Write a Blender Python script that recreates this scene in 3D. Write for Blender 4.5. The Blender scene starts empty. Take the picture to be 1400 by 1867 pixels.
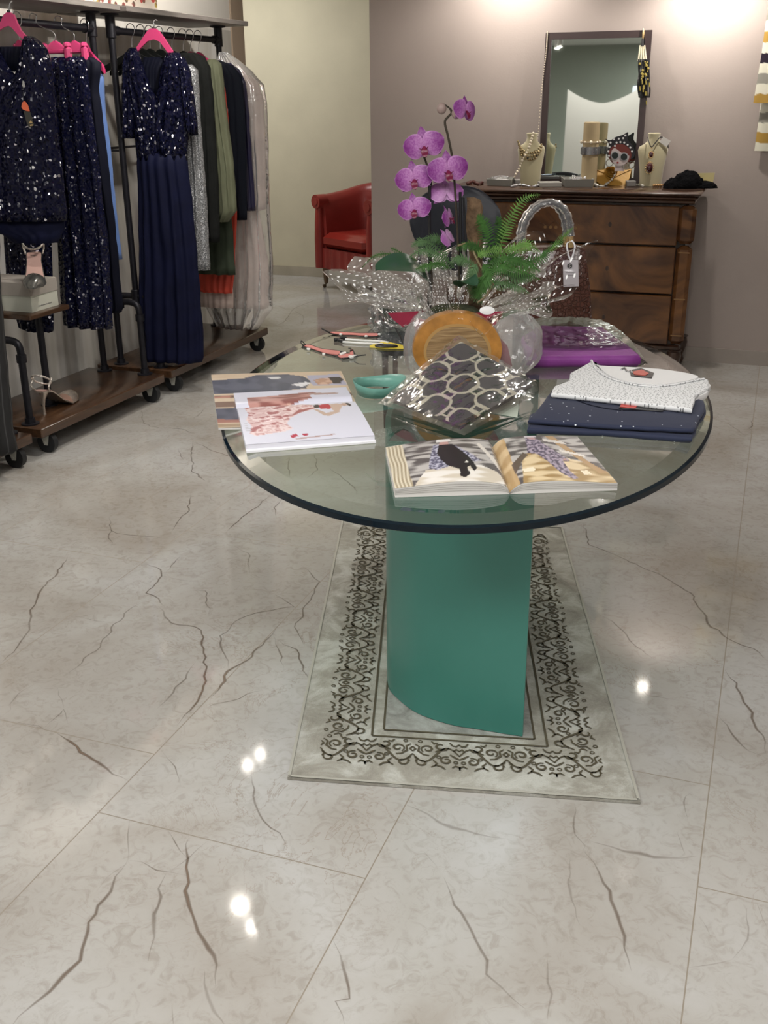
import bpy, math, random
from math import sin, cos, pi, radians, sqrt, atan2
from mathutils import Vector, noise
random.seed(7)
S = bpy.context.scene
C = S.collection

# ------------------------------------------------------------------ camera
# room axes: +Y runs along the racks and the tile joints, the camera is turned to the left of it
F_PX, TH, RO, AZ, H = 1905., radians(21.735), radians(-0.468), radians(20.1), 1.5
cam_d = bpy.data.cameras.new('camera'); cam = bpy.data.objects.new('camera', cam_d); C.objects.link(cam)
cam_d.sensor_fit = 'VERTICAL'; cam_d.sensor_height = 24.; cam_d.lens = 24. * F_PX / 1867.
cam_d.clip_start = 0.05
from mathutils import Matrix
cam.matrix_world = (Matrix.Translation((0, 0, H)) @ Matrix.Rotation(AZ, 4, 'Z') @
                    Matrix.Rotation(pi/2 - TH, 4, 'X') @ Matrix.Rotation(RO, 4, 'Z'))
S.camera = cam

# ------------------------------------------------------------------ world, exposure
w = bpy.data.worlds.new('world'); S.world = w; w.use_nodes = True
w.node_tree.nodes['Background'].inputs[0].default_value = (.9, .93, 1, 1)
w.node_tree.nodes['Background'].inputs[1].default_value = .3
S.view_settings.view_transform = 'Standard'; S.view_settings.look = 'None'
S.view_settings.gamma = 1.0; S.view_settings.use_curve_mapping = False
S.view_settings.exposure = 0.56
CEIL = 2.45
SPOT_E, SPOT_W, FILL_W, CORR_FILL_W = 60., 17., 16., 25.

# ------------------------------------------------------------------ measuring: view ray through a photo pixel -> point in the room
_c, _s, _ca, _sa, _cr, _sr = cos(TH), sin(TH), cos(AZ), sin(AZ), cos(RO), sin(RO)
def ray(x, y):
    a = x-700; b = y-933.5
    u = (a*_cr+b*_sr)/F_PX; v = (-a*_sr+b*_cr)/F_PX
    X, Y, Z = u, _c-v*_s, -_s-v*_c
    return (X*_ca-Y*_sa, X*_sa+Y*_ca, Z)
def at(x, y, z=0.):
    d = ray(x, y); t = (z-H)/d[2]; return Vector((d[0]*t, d[1]*t, z))
def atY(x, y, Y):
    d = ray(x, y); t = Y/d[1]; return Vector((d[0]*t, Y, H+d[2]*t))
def atX(x, y, X):
    d = ray(x, y); t = X/d[0]; return Vector((X, d[1]*t, H+d[2]*t))
def atP(x, y, p, n):            # onto the plane through p with normal n
    d = Vector(ray(x, y)); o = Vector((0, 0, H)); p = Vector(p); n = Vector(n)
    t = (p-o).dot(n)/d.dot(n); return o+d*t
VIEWN = Vector((-_sa, _ca, 0))
def atD(x, y, p): return atP(x, y, p, VIEWN)

# ------------------------------------------------------------------ materials
def mat(name, col=(.5, .5, .5), rough=.5, metal=0., spec=.5, noise_s=0, noise_a=0., bump=0., bump_s=50., coat=0., trans=0., sheen=0., emit=None, sss=0.):
    m = bpy.data.materials.new(name); m.use_nodes = True
    N = m.node_tree.nodes; L = m.node_tree.links; b = N['Principled BSDF']
    b.inputs['Base Color'].default_value = (*col, 1); b.inputs['Roughness'].default_value = rough
    b.inputs['Metallic'].default_value = metal; b.inputs['Specular IOR Level'].default_value = spec
    b.inputs['Coat Weight'].default_value = coat; b.inputs['Coat Roughness'].default_value = .08
    b.inputs['Transmission Weight'].default_value = trans
    b.inputs['Sheen Weight'].default_value = sheen
    if sss: b.inputs['Subsurface Weight'].default_value = sss; b.inputs['Subsurface Scale'].default_value = .02
    tc = N.new('ShaderNodeTexCoord')
    if noise_a:
        t = N.new('ShaderNodeTexNoise'); t.inputs['Scale'].default_value = noise_s; t.inputs['Detail'].default_value = 4
        L.new(tc.outputs['Object'], t.inputs['Vector'])
        r = N.new('ShaderNodeValToRGB')
        r.color_ramp.elements[0].position = .3; r.color_ramp.elements[1].position = .7
        r.color_ramp.elements[0].color = (*[c*(1-noise_a) for c in col], 1)
        r.color_ramp.elements[1].color = (*[min(1, c*(1+noise_a)) for c in col], 1)
        L.new(t.outputs['Fac'], r.inputs[0]); L.new(r.outputs[0], b.inputs['Base Color'])
    if bump:
        t = N.new('ShaderNodeTexNoise'); t.inputs['Scale'].default_value = bump_s; t.inputs['Detail'].default_value = 3
        L.new(tc.outputs['Object'], t.inputs['Vector'])
        q = N.new('ShaderNodeBump'); q.inputs['Strength'].default_value = bump; q.inputs['Distance'].default_value = .01
        L.new(t.outputs['Fac'], q.inputs['Height']); L.new(q.outputs[0], b.inputs['Normal'])
    if emit:
        b.inputs['Emission Color'].default_value = (*emit[0], 1); b.inputs['Emission Strength'].default_value = emit[1]
    return m

def nt(m): return m.node_tree.nodes, m.node_tree.links, m.node_tree.nodes['Principled BSDF']
def math_n(N, L, op, a, b=None):
    n = N.new('ShaderNodeMath'); n.operation = op
    for i, v in enumerate((a, b)):
        if v is None: continue
        if isinstance(v, (int, float)): n.inputs[i].default_value = v
        else: L.new(v, n.inputs[i])
    return n.outputs[0]

def attr_mat(name, rough=.3, spec=.5, coat=0.):           # printed pictures and patterned cloth: colour comes from the mesh
    m = mat(name, rough=rough, spec=spec, coat=coat); N, L, b = nt(m)
    a = N.new('ShaderNodeVertexColor'); a.layer_name = 'Col'; L.new(a.outputs[0], b.inputs['Base Color']); return m

def sequin(name, col, hi, scale=260., rough=.18, tilt=1.1, frac=.5, fabric=.8):
    m = mat(name, col, rough, metal=0., spec=.22); N, L, b = nt(m)
    tc = N.new('ShaderNodeTexCoord'); v = N.new('ShaderNodeTexVoronoi'); v.inputs['Scale'].default_value = scale
    L.new(tc.outputs['Object'], v.inputs['Vector'])
    g = N.new('ShaderNodeNewGeometry')
    s = N.new('ShaderNodeVectorMath'); s.operation = 'SUBTRACT'; L.new(v.outputs['Color'], s.inputs[0]); s.inputs[1].default_value = (.5, .5, .5)
    k = N.new('ShaderNodeVectorMath'); k.operation = 'SCALE'; L.new(s.outputs[0], k.inputs[0]); k.inputs['Scale'].default_value = tilt
    a = N.new('ShaderNodeVectorMath'); a.operation = 'ADD'; L.new(g.outputs['Normal'], a.inputs[0]); L.new(k.outputs[0], a.inputs[1])
    n = N.new('ShaderNodeVectorMath'); n.operation = 'NORMALIZE'; L.new(a.outputs[0], n.inputs[0])
    L.new(n.outputs[0], b.inputs['Normal'])
    sp = N.new('ShaderNodeSeparateColor'); L.new(v.outputs['Color'], sp.inputs[0])
    th = math_n(N, L, 'GREATER_THAN', sp.outputs[0], 1-frac)
    mx = N.new('ShaderNodeMix'); mx.data_type = 'RGBA'; L.new(th, mx.inputs[0])
    mx.inputs[6].default_value = (*col, 1); mx.inputs[7].default_value = (*hi, 1)
    L.new(mx.outputs[2], b.inputs['Base Color']); L.new(math_n(N, L, 'MULTIPLY', th, fabric), b.inputs['Metallic'])
    return m

def film(name, tint=(.97, .97, .97), gloss=.9, rough=.08, bump=.5, bump_s=25., dots=False, base=.04, mult=1., fog=0.):
    m = bpy.data.materials.new(name); m.use_nodes = True; N = m.node_tree.nodes; L = m.node_tree.links; N.clear()
    out = N.new('ShaderNodeOutputMaterial'); tr = N.new('ShaderNodeBsdfTransparent'); tr.inputs[0].default_value = (*tint, 1)
    gl = N.new('ShaderNodeBsdfGlossy'); gl.inputs['Roughness'].default_value = rough; gl.inputs[0].default_value = (1, 1, 1, 1)
    lw = N.new('ShaderNodeFresnel'); lw.inputs[0].default_value = 1.5
    tc = N.new('ShaderNodeTexCoord')
    if bump:
        t = N.new('ShaderNodeTexNoise'); t.inputs['Scale'].default_value = bump_s; t.inputs['Detail'].default_value = 2.5; t.inputs['Distortion'].default_value = .6
        L.new(tc.outputs['Object'], t.inputs['Vector'])
        q = N.new('ShaderNodeBump'); q.inputs['Strength'].default_value = bump; q.inputs['Distance'].default_value = .02
        L.new(t.outputs['Fac'], q.inputs['Height']); L.new(q.outputs[0], gl.inputs['Normal'])
    f = math_n(N, L, 'MULTIPLY_ADD', lw.outputs[0], mult); f.node.inputs[2].default_value = base; f.node.use_clamp = True
    mx = N.new('ShaderNodeMixShader'); L.new(f, mx.inputs[0]); L.new(tr.outputs[0], mx.inputs[1]); L.new(gl.outputs[0], mx.inputs[2])
    res = mx.outputs[0]
    if fog:
        df = N.new('ShaderNodeBsdfDiffuse'); df.inputs[0].default_value = (.85, .85, .85, 1)
        m3 = N.new('ShaderNodeMixShader'); m3.inputs[0].default_value = fog
        L.new(res, m3.inputs[1]); L.new(df.outputs[0], m3.inputs[2]); res = m3.outputs[0]
    if dots:
        v = N.new('ShaderNodeTexVoronoi'); v.inputs['Scale'].default_value = 1.; v.inputs['Randomness'].default_value = .15
        v.voronoi_dimensions = '2D'; L.new(tc.outputs['UV'], v.inputs['Vector'])
        d = math_n(N, L, 'LESS_THAN', v.outputs['Distance'], .13)
        df = N.new('ShaderNodeBsdfDiffuse'); df.inputs[0].default_value = (.95, .95, .95, 1)
        m2 = N.new('ShaderNodeMixShader'); L.new(d, m2.inputs[0]); L.new(res, m2.inputs[1]); L.new(df.outputs[0], m2.inputs[2]); res = m2.outputs[0]
    L.new(res, out.inputs[0]); return m

def wood(name, c1, c2, scale=(2, 14, 2), rough=.35, coat=.3, dist=3.):
    m = mat(name, c1, rough, coat=coat); N, L, b = nt(m)
    tc = N.new('ShaderNodeTexCoord'); mp = N.new('ShaderNodeMapping'); mp.inputs['Scale'].default_value = scale
    L.new(tc.outputs['Object'], mp.inputs[0])
    t = N.new('ShaderNodeTexNoise'); t.inputs['Scale'].default_value = 1.6; t.inputs['Detail'].default_value = 8; t.inputs['Distortion'].default_value = dist
    L.new(mp.outputs[0], t.inputs['Vector'])
    r = N.new('ShaderNodeValToRGB'); r.color_ramp.elements[0].position = .35; r.color_ramp.elements[1].position = .68
    r.color_ramp.elements[0].color = (*c2, 1); r.color_ramp.elements[1].color = (*c1, 1)
    L.new(t.outputs['Fac'], r.inputs[0]); L.new(r.outputs[0], b.inputs['Base Color']); return m

# ------------------------------------------------------------------ mesh builder
class G:
    def __init__(s): s.v = []; s.f = []; s.m = []; s.uv = {}; s.col = {}; s.k = 0
    def mi(s, k): s.k = k; return s
    def face(s, ids): s.f.append(tuple(ids)); s.m.append(s.k)
    def add(s, p, uv=None, col=None):
        s.v.append(Vector(p)); i = len(s.v)-1
        if uv: s.uv[i] = uv
        if col: s.col[i] = col
        return i
    def box(s, c, d, rz=0., bev=0., M=None):
        c = Vector(c); hx, hy, hz = d[0]/2, d[1]/2, d[2]/2
        b = min(bev, hx*.9, hy*.9, hz*.9)
        R = Matrix.Rotation(rz, 3, 'Z') if M is None else M
        def P(x, y, z): return c+R@Vector((x, y, z))
        if b <= 0:
            i = [s.add(P(x, y, z)) for z in (-hz, hz) for y in (-hy, hy) for x in (-hx, hx)]
            for q in ((0, 2, 3, 1), (4, 5, 7, 6), (0, 1, 5, 4), (2, 6, 7, 3), (0, 4, 6, 2), (1, 3, 7, 5)): s.face([i[k] for k in q])
            return s
        rings = []
        for z, e in ((-hz, b), (-hz+b, 0), (hz-b, 0), (hz, b)):
            pts = []
            for sx, sy in ((-1, -1), (1, -1), (1, 1), (-1, 1)):
                X, Y = hx-e, hy-e
                q = [(sx*X, sy*(Y-b)), (sx*(X-b), sy*Y)]
                if sx*sy < 0: q = q[::-1]
                if (sx, sy) == (-1, -1): q = [(-X, -(Y-b)), (-(X-b), -Y)]
                if (sx, sy) == (1, -1): q = [((X-b), -Y), (X, -(Y-b))]
                if (sx, sy) == (1, 1): q = [(X, (Y-b)), ((X-b), Y)]
                if (sx, sy) == (-1, 1): q = [(-(X-b), Y), (-X, (Y-b))]
                pts += q
            rings.append([P(x, y, z) for x, y in pts])
        s.loft(rings); return s
    def loft(s, rings, cap=True, closed=True):
        ids = [[s.add(p) for p in r] for r in rings]; n = len(ids[0])
        for a, b in zip(ids, ids[1:]):
            for i in range(n if closed else n-1):
                j = (i+1) % n; s.face((a[i], a[j], b[j], b[i]))
        if cap: s.face(ids[0][::-1]); s.face(ids[-1])
        return s
    def tube(s, pts, r, n=10, cap=True, flat=1.):
        pts = [Vector(p) for p in pts]; rings = []; up = None
        for i, p in enumerate(pts):
            a = pts[max(0, i-1)]; b = pts[min(len(pts)-1, i+1)]; t = (b-a).normalized()
            if up is None: up = Vector((0, 0, 1)) if abs(t.z) < .9 else Vector((1, 0, 0))
            x = t.cross(up); 
            if x.length < 1e-6: x = t.cross(Vector((0, 1, 0)))
            x.normalize(); y = x.cross(t).normalized(); up = y
            rr = r[i] if isinstance(r, (list, tuple)) else r
            rings.append([p+x*(cos(2*pi*k/n)*rr)+y*(sin(2*pi*k/n)*rr*flat) for k in range(n)])
        return s.loft(rings, cap)
    def lathe(s, prof, c=(0, 0, 0), n=24, sx=1., sy=1., M=None, cap=True):
        c = Vector(c); rings = []
        for r, z in prof:
            q = [Vector((cos(2*pi*k/n)*r*sx, sin(2*pi*k/n)*r*sy, z)) for k in range(n)]
            rings.append([c+(M@p if M else p) for p in q])
        return s.loft(rings, cap)
    def ball(s, c, r, n=8, sz=1.):
        m = max(4, n//2+1)
        return s.lathe([(max(1e-4, r*sin(pi*i/m)), -r*sz*cos(pi*i/m)) for i in range(m+1)], c, n)
    def grid(s, fn, nu, nv, two=False, uvs=None, cfn=None):
        ids = []
        for j in range(nv+1):
            row = []
            for i in range(nu+1):
                u, v = i/nu, j/nv
                row.append(s.add(fn(u, v), uv=(u*uvs[0], v*uvs[1]) if uvs else None, col=cfn(u, v) if cfn else None))
            ids.append(row)
        for j in range(nv):
            for i in range(nu): s.face((ids[j][i], ids[j][i+1], ids[j+1][i+1], ids[j+1][i]))
        return s
    def poly(s, pts, nrm=(0, 0, 1), th=0.):
        a = [s.add(p) for p in pts]; s.face(a)
        if th:
            n = Vector(nrm)*th; b = [s.add(Vector(p)-n) for p in pts]; s.face(b[::-1])
            for i in range(len(a)):
                j = (i+1) % len(a); s.face((a[i], b[i], b[j], a[j]))
        return s
    def slab(s, pts, z0, z1, r=.006):              # soft-edged slab from a plan outline
        c = sum((Vector((p[0], p[1], 0)) for p in pts), Vector())/len(pts)
        def ring(e, z):
            o = []
            for p in pts:
                d = Vector((p[0]-c.x, p[1]-c.y, 0)); l = d.length
                d = d*((l-e)/l) if l > 0 else d; o.append(Vector((c.x+d.x, c.y+d.y, z)))
            return o
        return s.loft([ring(r, z0), ring(0, z0+(z1-z0)*.3), ring(0, z0+(z1-z0)*.7), ring(r*.5, z1-.001), ring(r*1.6, z1)])
    def build(s, name, mats, parent=None, smooth=True, org=None, label=None, auto=40):
        me = bpy.data.meshes.new(name)
        if org is None:
            if parent is not None: org = parent['_o']
            else:
                xs = [p.x for p in s.v]; ys = [p.y for p in s.v]
                org = ((min(xs)+max(xs))/2, (min(ys)+max(ys))/2, min(p.z for p in s.v))
        org = Vector(org)
        me.from_pydata([p-org for p in s.v], [], s.f)
        if not isinstance(mats, (list, tuple)): mats = [mats]
        for m in mats: me.materials.append(m)
        me.polygons.foreach_set('material_index', s.m)
        me.polygons.foreach_set('use_smooth', [smooth]*len(s.f))
        if s.uv:
            u = me.uv_layers.new(name='UVMap')
            for l in me.loops: u.data[l.index].uv = s.uv.get(l.vertex_index, (0, 0))
        if s.col:
            a = me.color_attributes.new('Col', 'FLOAT_COLOR', 'POINT')
            for i in range(len(s.v)): a.data[i].color = (*s.col.get(i, (0, 0, 0))[:3], s.col.get(i, (0, 0, 0, 1))[3] if len(s.col.get(i, (0, 0, 0))) > 3 else 1)
        me.update()
        if smooth and auto < 180: me.set_sharp_from_angle(angle=radians(auto))
        o = bpy.data.objects.new(name, me); C.objects.link(o); o['_o'] = tuple(org)
        if parent is not None:
            o.parent = parent; o.location = org-Vector(parent['_o'])
        else: o.location = org
        if label: o['label'] = label
        return o

def thing(name, label, cat, loc, group=None):
    o = bpy.data.objects.new(name, None); C.objects.link(o); o.location = loc; o['_o'] = tuple(loc)
    o.empty_display_size = .05
    return tag(o, label, cat, group)
def tag(o, label, cat, group=None):
    o['label'] = label; o['category'] = cat
    if group: o['group'] = group
    return o
def struct(o): o['kind'] = 'structure'; return o
def lerp(a, b, t): return a+(b-a)*t
def smooth_line(pts, n=8, closed=False):           # Catmull-Rom through points
    P = [Vector(p) for p in pts]; out = []; m = len(P)
    for i in range(m if closed else m-1):
        if closed: a, b, c, d = P[(i-1) % m], P[i], P[(i+1) % m], P[(i+2) % m]
        else: a, b, c, d = P[max(0, i-1)], P[i], P[i+1], P[min(m-1, i+2)]
        for k in range(n):
            t = k/n; out.append(.5*((2*b)+(c-a)*t+(2*a-5*b+4*c-d)*t*t+(3*b-a-3*c+d)*t**3))
    if not closed: out.append(P[-1])
    return out
def nz(x, y=0., z=0.): return noise.noise(Vector((x, y, z)))

# ------------------------------------------------------------------ shared materials
M = {}
M['black_pipe'] = mat('black_pipe', (.016, .016, .022), .42, .5, noise_s=30, noise_a=.2)
M['rack_wood'] = wood('rack_wood', (.085, .042, .02), (.04, .019, .01), (9, 1.2, 9), .28, .4)
M['shelf_wood'] = wood('shelf_wood', (.22, .20, .185), (.15, .135, .125), (9, 1.2, 9), .5, .1)
M['steel'] = mat('steel', (.62, .62, .64), .25, .9)
M['rubber'] = mat('rubber', (.013, .014, .016), .55)
M['bracket'] = mat('bracket', (.55, .55, .5), .35, .3)
M['pink'] = mat('pink_plastic', (.56, .05, .17), .35, coat=.2)
M['dark_pink'] = mat('deep_pink_plastic', (.45, .03, .12), .32)
M['navy'] = mat('navy_cloth', (.004, .0055, .024), .7, spec=.15, noise_s=12, noise_a=.2)
M['navy_dark'] = mat('dark_navy_cloth', (.003, .004, .012), .7, spec=.15)
M['navy_sequin'] = sequin('navy_sequins', (.004, .0045, .017), (.85, .85, .95), 105, .10, 1.1, .014)
M['navy_sequin_b'] = sequin('fine_navy_sequins', (.004, .005, .021), (.8, .8, .95), 120, .11, 1.1, .014)
M['grey_glitter'] = sequin('grey_glitter', (.13, .135, .14), (.45, .46, .48), 420, .4, .9, .4, .7)
M['blue'] = mat('light_blue_satin', (.10, .18, .42), .4, sheen=.1)
M['black_cloth'] = mat('black_cloth', (.010, .011, .0105), .8, spec=.12, noise_s=20, noise_a=.2)
M['olive'] = mat('olive_cloth', (.115, .125, .075), .8, noise_s=8, noise_a=.12)
M['olive_dark'] = mat('dark_olive_cloth', (.035, .045, .03), .75, spec=.15, noise_s=8, noise_a=.15)
M['blazer'] = mat('blazer_cloth', (.006, .008, .014), .75, spec=.12)
M['purple_satin'] = mat('dark_violet_satin', (.016, .014, .045), .35, bump=.4, bump_s=30)
M['beige_cloth'] = mat('beige_pink_cloth', (.50, .40, .36), .7, noise_s=10, noise_a=.12, bump=.2, bump_s=60)
M['red_cloth'] = mat('red_cloth', (.50, .05, .025), .6)
M['pinstripe'] = mat('pinstripe_cloth', (.013, .013, .014), .7)
M['plastic'] = film('clear_garment_film', bump=.5, bump_s=14., base=.08, mult=1.3, rough=.12, fog=.17)
M['white_card'] = mat('white_card', (.62, .60, .57), .6)
M['paper'] = mat('paper_white', (.80, .80, .84), .45)
M['black'] = mat('black_paint', (.012, .012, .013), .4)
M['gold'] = mat('gold_metal', (.75, .55, .28), .25, .9)
M['pearl'] = mat('pearl', (.80, .70, .55), .2, coat=.6)
M['print'] = attr_mat('printed_page', .3, .5, .15)
M['mirror'] = mat('mirror_glass', (.76, .82, .79), .02, 1.)
M['mauve'] = mat('mauve_paint', (.375, .318, .292), .75, noise_s=2.5, noise_a=.03, bump=.05, bump_s=120)
M['cream'] = mat('cream_paint', (.62, .575, .43), .8, noise_s=4, noise_a=.04, bump=.06, bump_s=90)
M['white_paint'] = mat('ceiling_paint', (.78, .77, .74), .8)
M['greygreen'] = mat('grey_green_paint', (.30, .325, .28), .8, noise_s=1.5, noise_a=.05)
M['brown_trim'] = mat('brown_trim', (.42, .33, .25), .6)

# ------------------------------------------------------------------ floor
FL = mat('polished_marble_tile', (.5, .47, .42), .07, spec=.5)
N, L, b = nt(FL)
tc = N.new('ShaderNodeTexCoord')
def noise_n(scale, detail=5, dist=0., vec=None, rough=.5):
    t = N.new('ShaderNodeTexNoise'); t.inputs['Scale'].default_value = scale; t.inputs['Detail'].default_value = detail
    t.inputs['Distortion'].default_value = dist; t.inputs['Roughness'].default_value = rough
    L.new(vec or tc.outputs['Object'], t.inputs['Vector']); return t
def ramp(fac, stops):
    r = N.new('ShaderNodeValToRGB'); e = r.color_ramp.elements
    while len(e) < len(stops): e.new(.5)
    for q, (p, c_) in zip(e, stops): q.position = p; q.color = (*c_, 1)
    L.new(fac, r.inputs[0]); return r.outputs[0]
base = ramp(noise_n(1.7, 6, .8).outputs['Fac'], [(.30, (.355, .325, .29)), (.5, (.435, .42, .395)), (.70, (.52, .52, .515))])
cl = ramp(noise_n(26, 6, 1.5, rough=.65).outputs['Fac'], [(.34, (.80, .775, .74)), (.50, (.97, .97, .96)), (.74, (1.0, 1.0, 1.0))])
mx = N.new('ShaderNodeMix'); mx.data_type = 'RGBA'; mx.blend_type = 'MULTIPLY'; mx.inputs[0].default_value = .8
L.new(base, mx.inputs[6]); L.new(cl, mx.inputs[7])
wv = noise_n(3.2, 9, 1.2, rough=.62)
rid = math_n(N, L, 'ABSOLUTE', math_n(N, L, 'SUBTRACT', wv.outputs['Fac'], .5))
vein = math_n(N, L, 'MULTIPLY', math_n(N, L, 'LESS_THAN', rid, .0042), ramp(noise_n(1.4, 2).outputs['Fac'], [(.42, (0, 0, 0)), (.60, (.40, .40, .40))]))
mx2 = N.new('ShaderNodeMix'); mx2.data_type = 'RGBA'; L.new(vein, mx2.inputs[0]); L.new(mx.outputs[2], mx2.inputs[6]); mx2.inputs[7].default_value = (.25, .19, .14, 1)
# tile joints: columns 0.645 wide, each with its own offset
sx = N.new('ShaderNodeSeparateXYZ'); L.new(tc.outputs['Object'], sx.inputs[0])
TW, TL, X0 = .6455, 1.281, .012
cx = math_n(N, L, 'DIVIDE', math_n(N, L, 'SUBTRACT', sx.outputs[0], X0), TW)
colid = math_n(N, L, 'FLOOR', cx); fx = math_n(N, L, 'SUBTRACT', cx, colid)
dx = math_n(N, L, 'MULTIPLY', math_n(N, L, 'MINIMUM', fx, math_n(N, L, 'SUBTRACT', 1., fx)), TW)
# joint position per column: column 0 (x>0.012) 1.805, -1: 2.16, -2: 1.602(+TL), -3: 1.84, -4: 2.82
off = None
for cid, o_ in ((0, 1.805), (-1, 2.16), (-2, 1.602), (-3, 1.84), (-4, 2.82), (-5, 1.95), (-6, 2.3), (1, 2.3), (2, 1.7)):
    t_ = math_n(N, L, 'MULTIPLY', math_n(N, L, 'COMPARE', colid, float(cid)), o_); t_.node.inputs[0].links[0].from_node.inputs[2].default_value = .1
    off = t_ if off is None else math_n(N, L, 'ADD', off, t_)
cy = math_n(N, L, 'DIVIDE', math_n(N, L, 'SUBTRACT', sx.outputs[1], off), TL)
fy = math_n(N, L, 'FRACT', cy)
dy = math_n(N, L, 'MULTIPLY', math_n(N, L, 'MINIMUM', fy, math_n(N, L, 'SUBTRACT', 1., fy)), TL)
joint = math_n(N, L, 'LESS_THAN', math_n(N, L, 'MINIMUM', dx, dy), .0014)
mx3 = N.new('ShaderNodeMix'); mx3.data_type = 'RGBA'; L.new(joint, mx3.inputs[0]); L.new(mx2.outputs[2], mx3.inputs[6]); mx3.inputs[7].default_value = (.27, .235, .19, 1)
L.new(mx3.outputs[2], b.inputs['Base Color'])
L.new(math_n(N, L, 'MULTIPLY_ADD', joint, .5), b.inputs['Roughness']); b.inputs['Roughness'].links[0].from_node.inputs[2].default_value = .065

VM = bpy.data.materials.new('brown_marble_vein'); VM.use_nodes = True
N, L, b = nt(VM); b.inputs['Roughness'].default_value = .09
a_ = N.new('ShaderNodeVertexColor'); a_.layer_name = 'Col'; L.new(a_.outputs[0], b.inputs['Base Color'])
tr_ = N.new('ShaderNodeBsdfTransparent'); ms_ = N.new('ShaderNodeMixShader')
L.new(a_.outputs['Alpha'], ms_.inputs[0]); L.new(tr_.outputs[0], ms_.inputs[1]); L.new(b.outputs[0], ms_.inputs[2])
L.new(ms_.outputs[0], N['Material Output'].inputs[0])

fl = G(); fl.poly([(-7, -1.6, 0), (2.6, -1.6, 0), (2.6, 9.2, 0), (-7, 9.2, 0)])
def vein_line(pts, wd=.004, al=.8, colr=(.195, .145, .11)):
    P = []
    for a, b_ in zip(pts, pts[1:]):
        l = (b_-a).length; n = max(1, int(l/.022))
        for k in range(n): P.append(a.lerp(b_, k/n))
    P.append(pts[-1]); n = len(P); Q = []
    for i, p in enumerate(P):
        t = (P[min(n-1, i+1)]-P[max(0, i-1)]).normalized(); nn = Vector((-t.y, t.x, 0))
        e = min(1, i/2, (n-1-i)/2)
        Q.append(p+nn*(nz(p.x*22, p.y*22, 3)*.011+random.uniform(-.003, .003))*e)
    ids = []
    for i, p in enumerate(Q):
        t = (Q[min(n-1, i+1)]-Q[max(0, i-1)]).normalized(); nn = Vector((-t.y, t.x, 0))
        e = min(1, (i+.3)/4, (n-1-i+.3)/4)
        ww = wd*(.6+.8*abs(nz(p.x*9, p.y*9, 8))+random.uniform(0, .35))*e
        A = al*(.75+.5*nz(p.x*5, p.y*5, 1))*e; A = max(.18, min(1, A))
        z = .0004
        ids.append([fl.add((*(p+nn*(k*ww*1.0)).xy, z), col=(*colr, A*aa)) for k, aa in ((-1.6, 0), (-.45, 1), (.45, 1), (1.6, 0))])
    fl.mi(1)
    for r0, r1 in zip(ids, ids[1:]):
        for k in range(3): fl.face((r0[k], r0[k+1], r1[k+1], r1[k]))
def VL(ox, oy, sc, lines, **kw):
    for l in lines:
        k = dict(kw)
        if isinstance(l[0], (int, float)): k['wd'] = .0007+l[0]*.00078; k['al'] = min(1, l[1]**.65); l = l[2:]
        vein_line([at(ox+x/sc, oy+y/sc) for x, y in l], **k)
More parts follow.
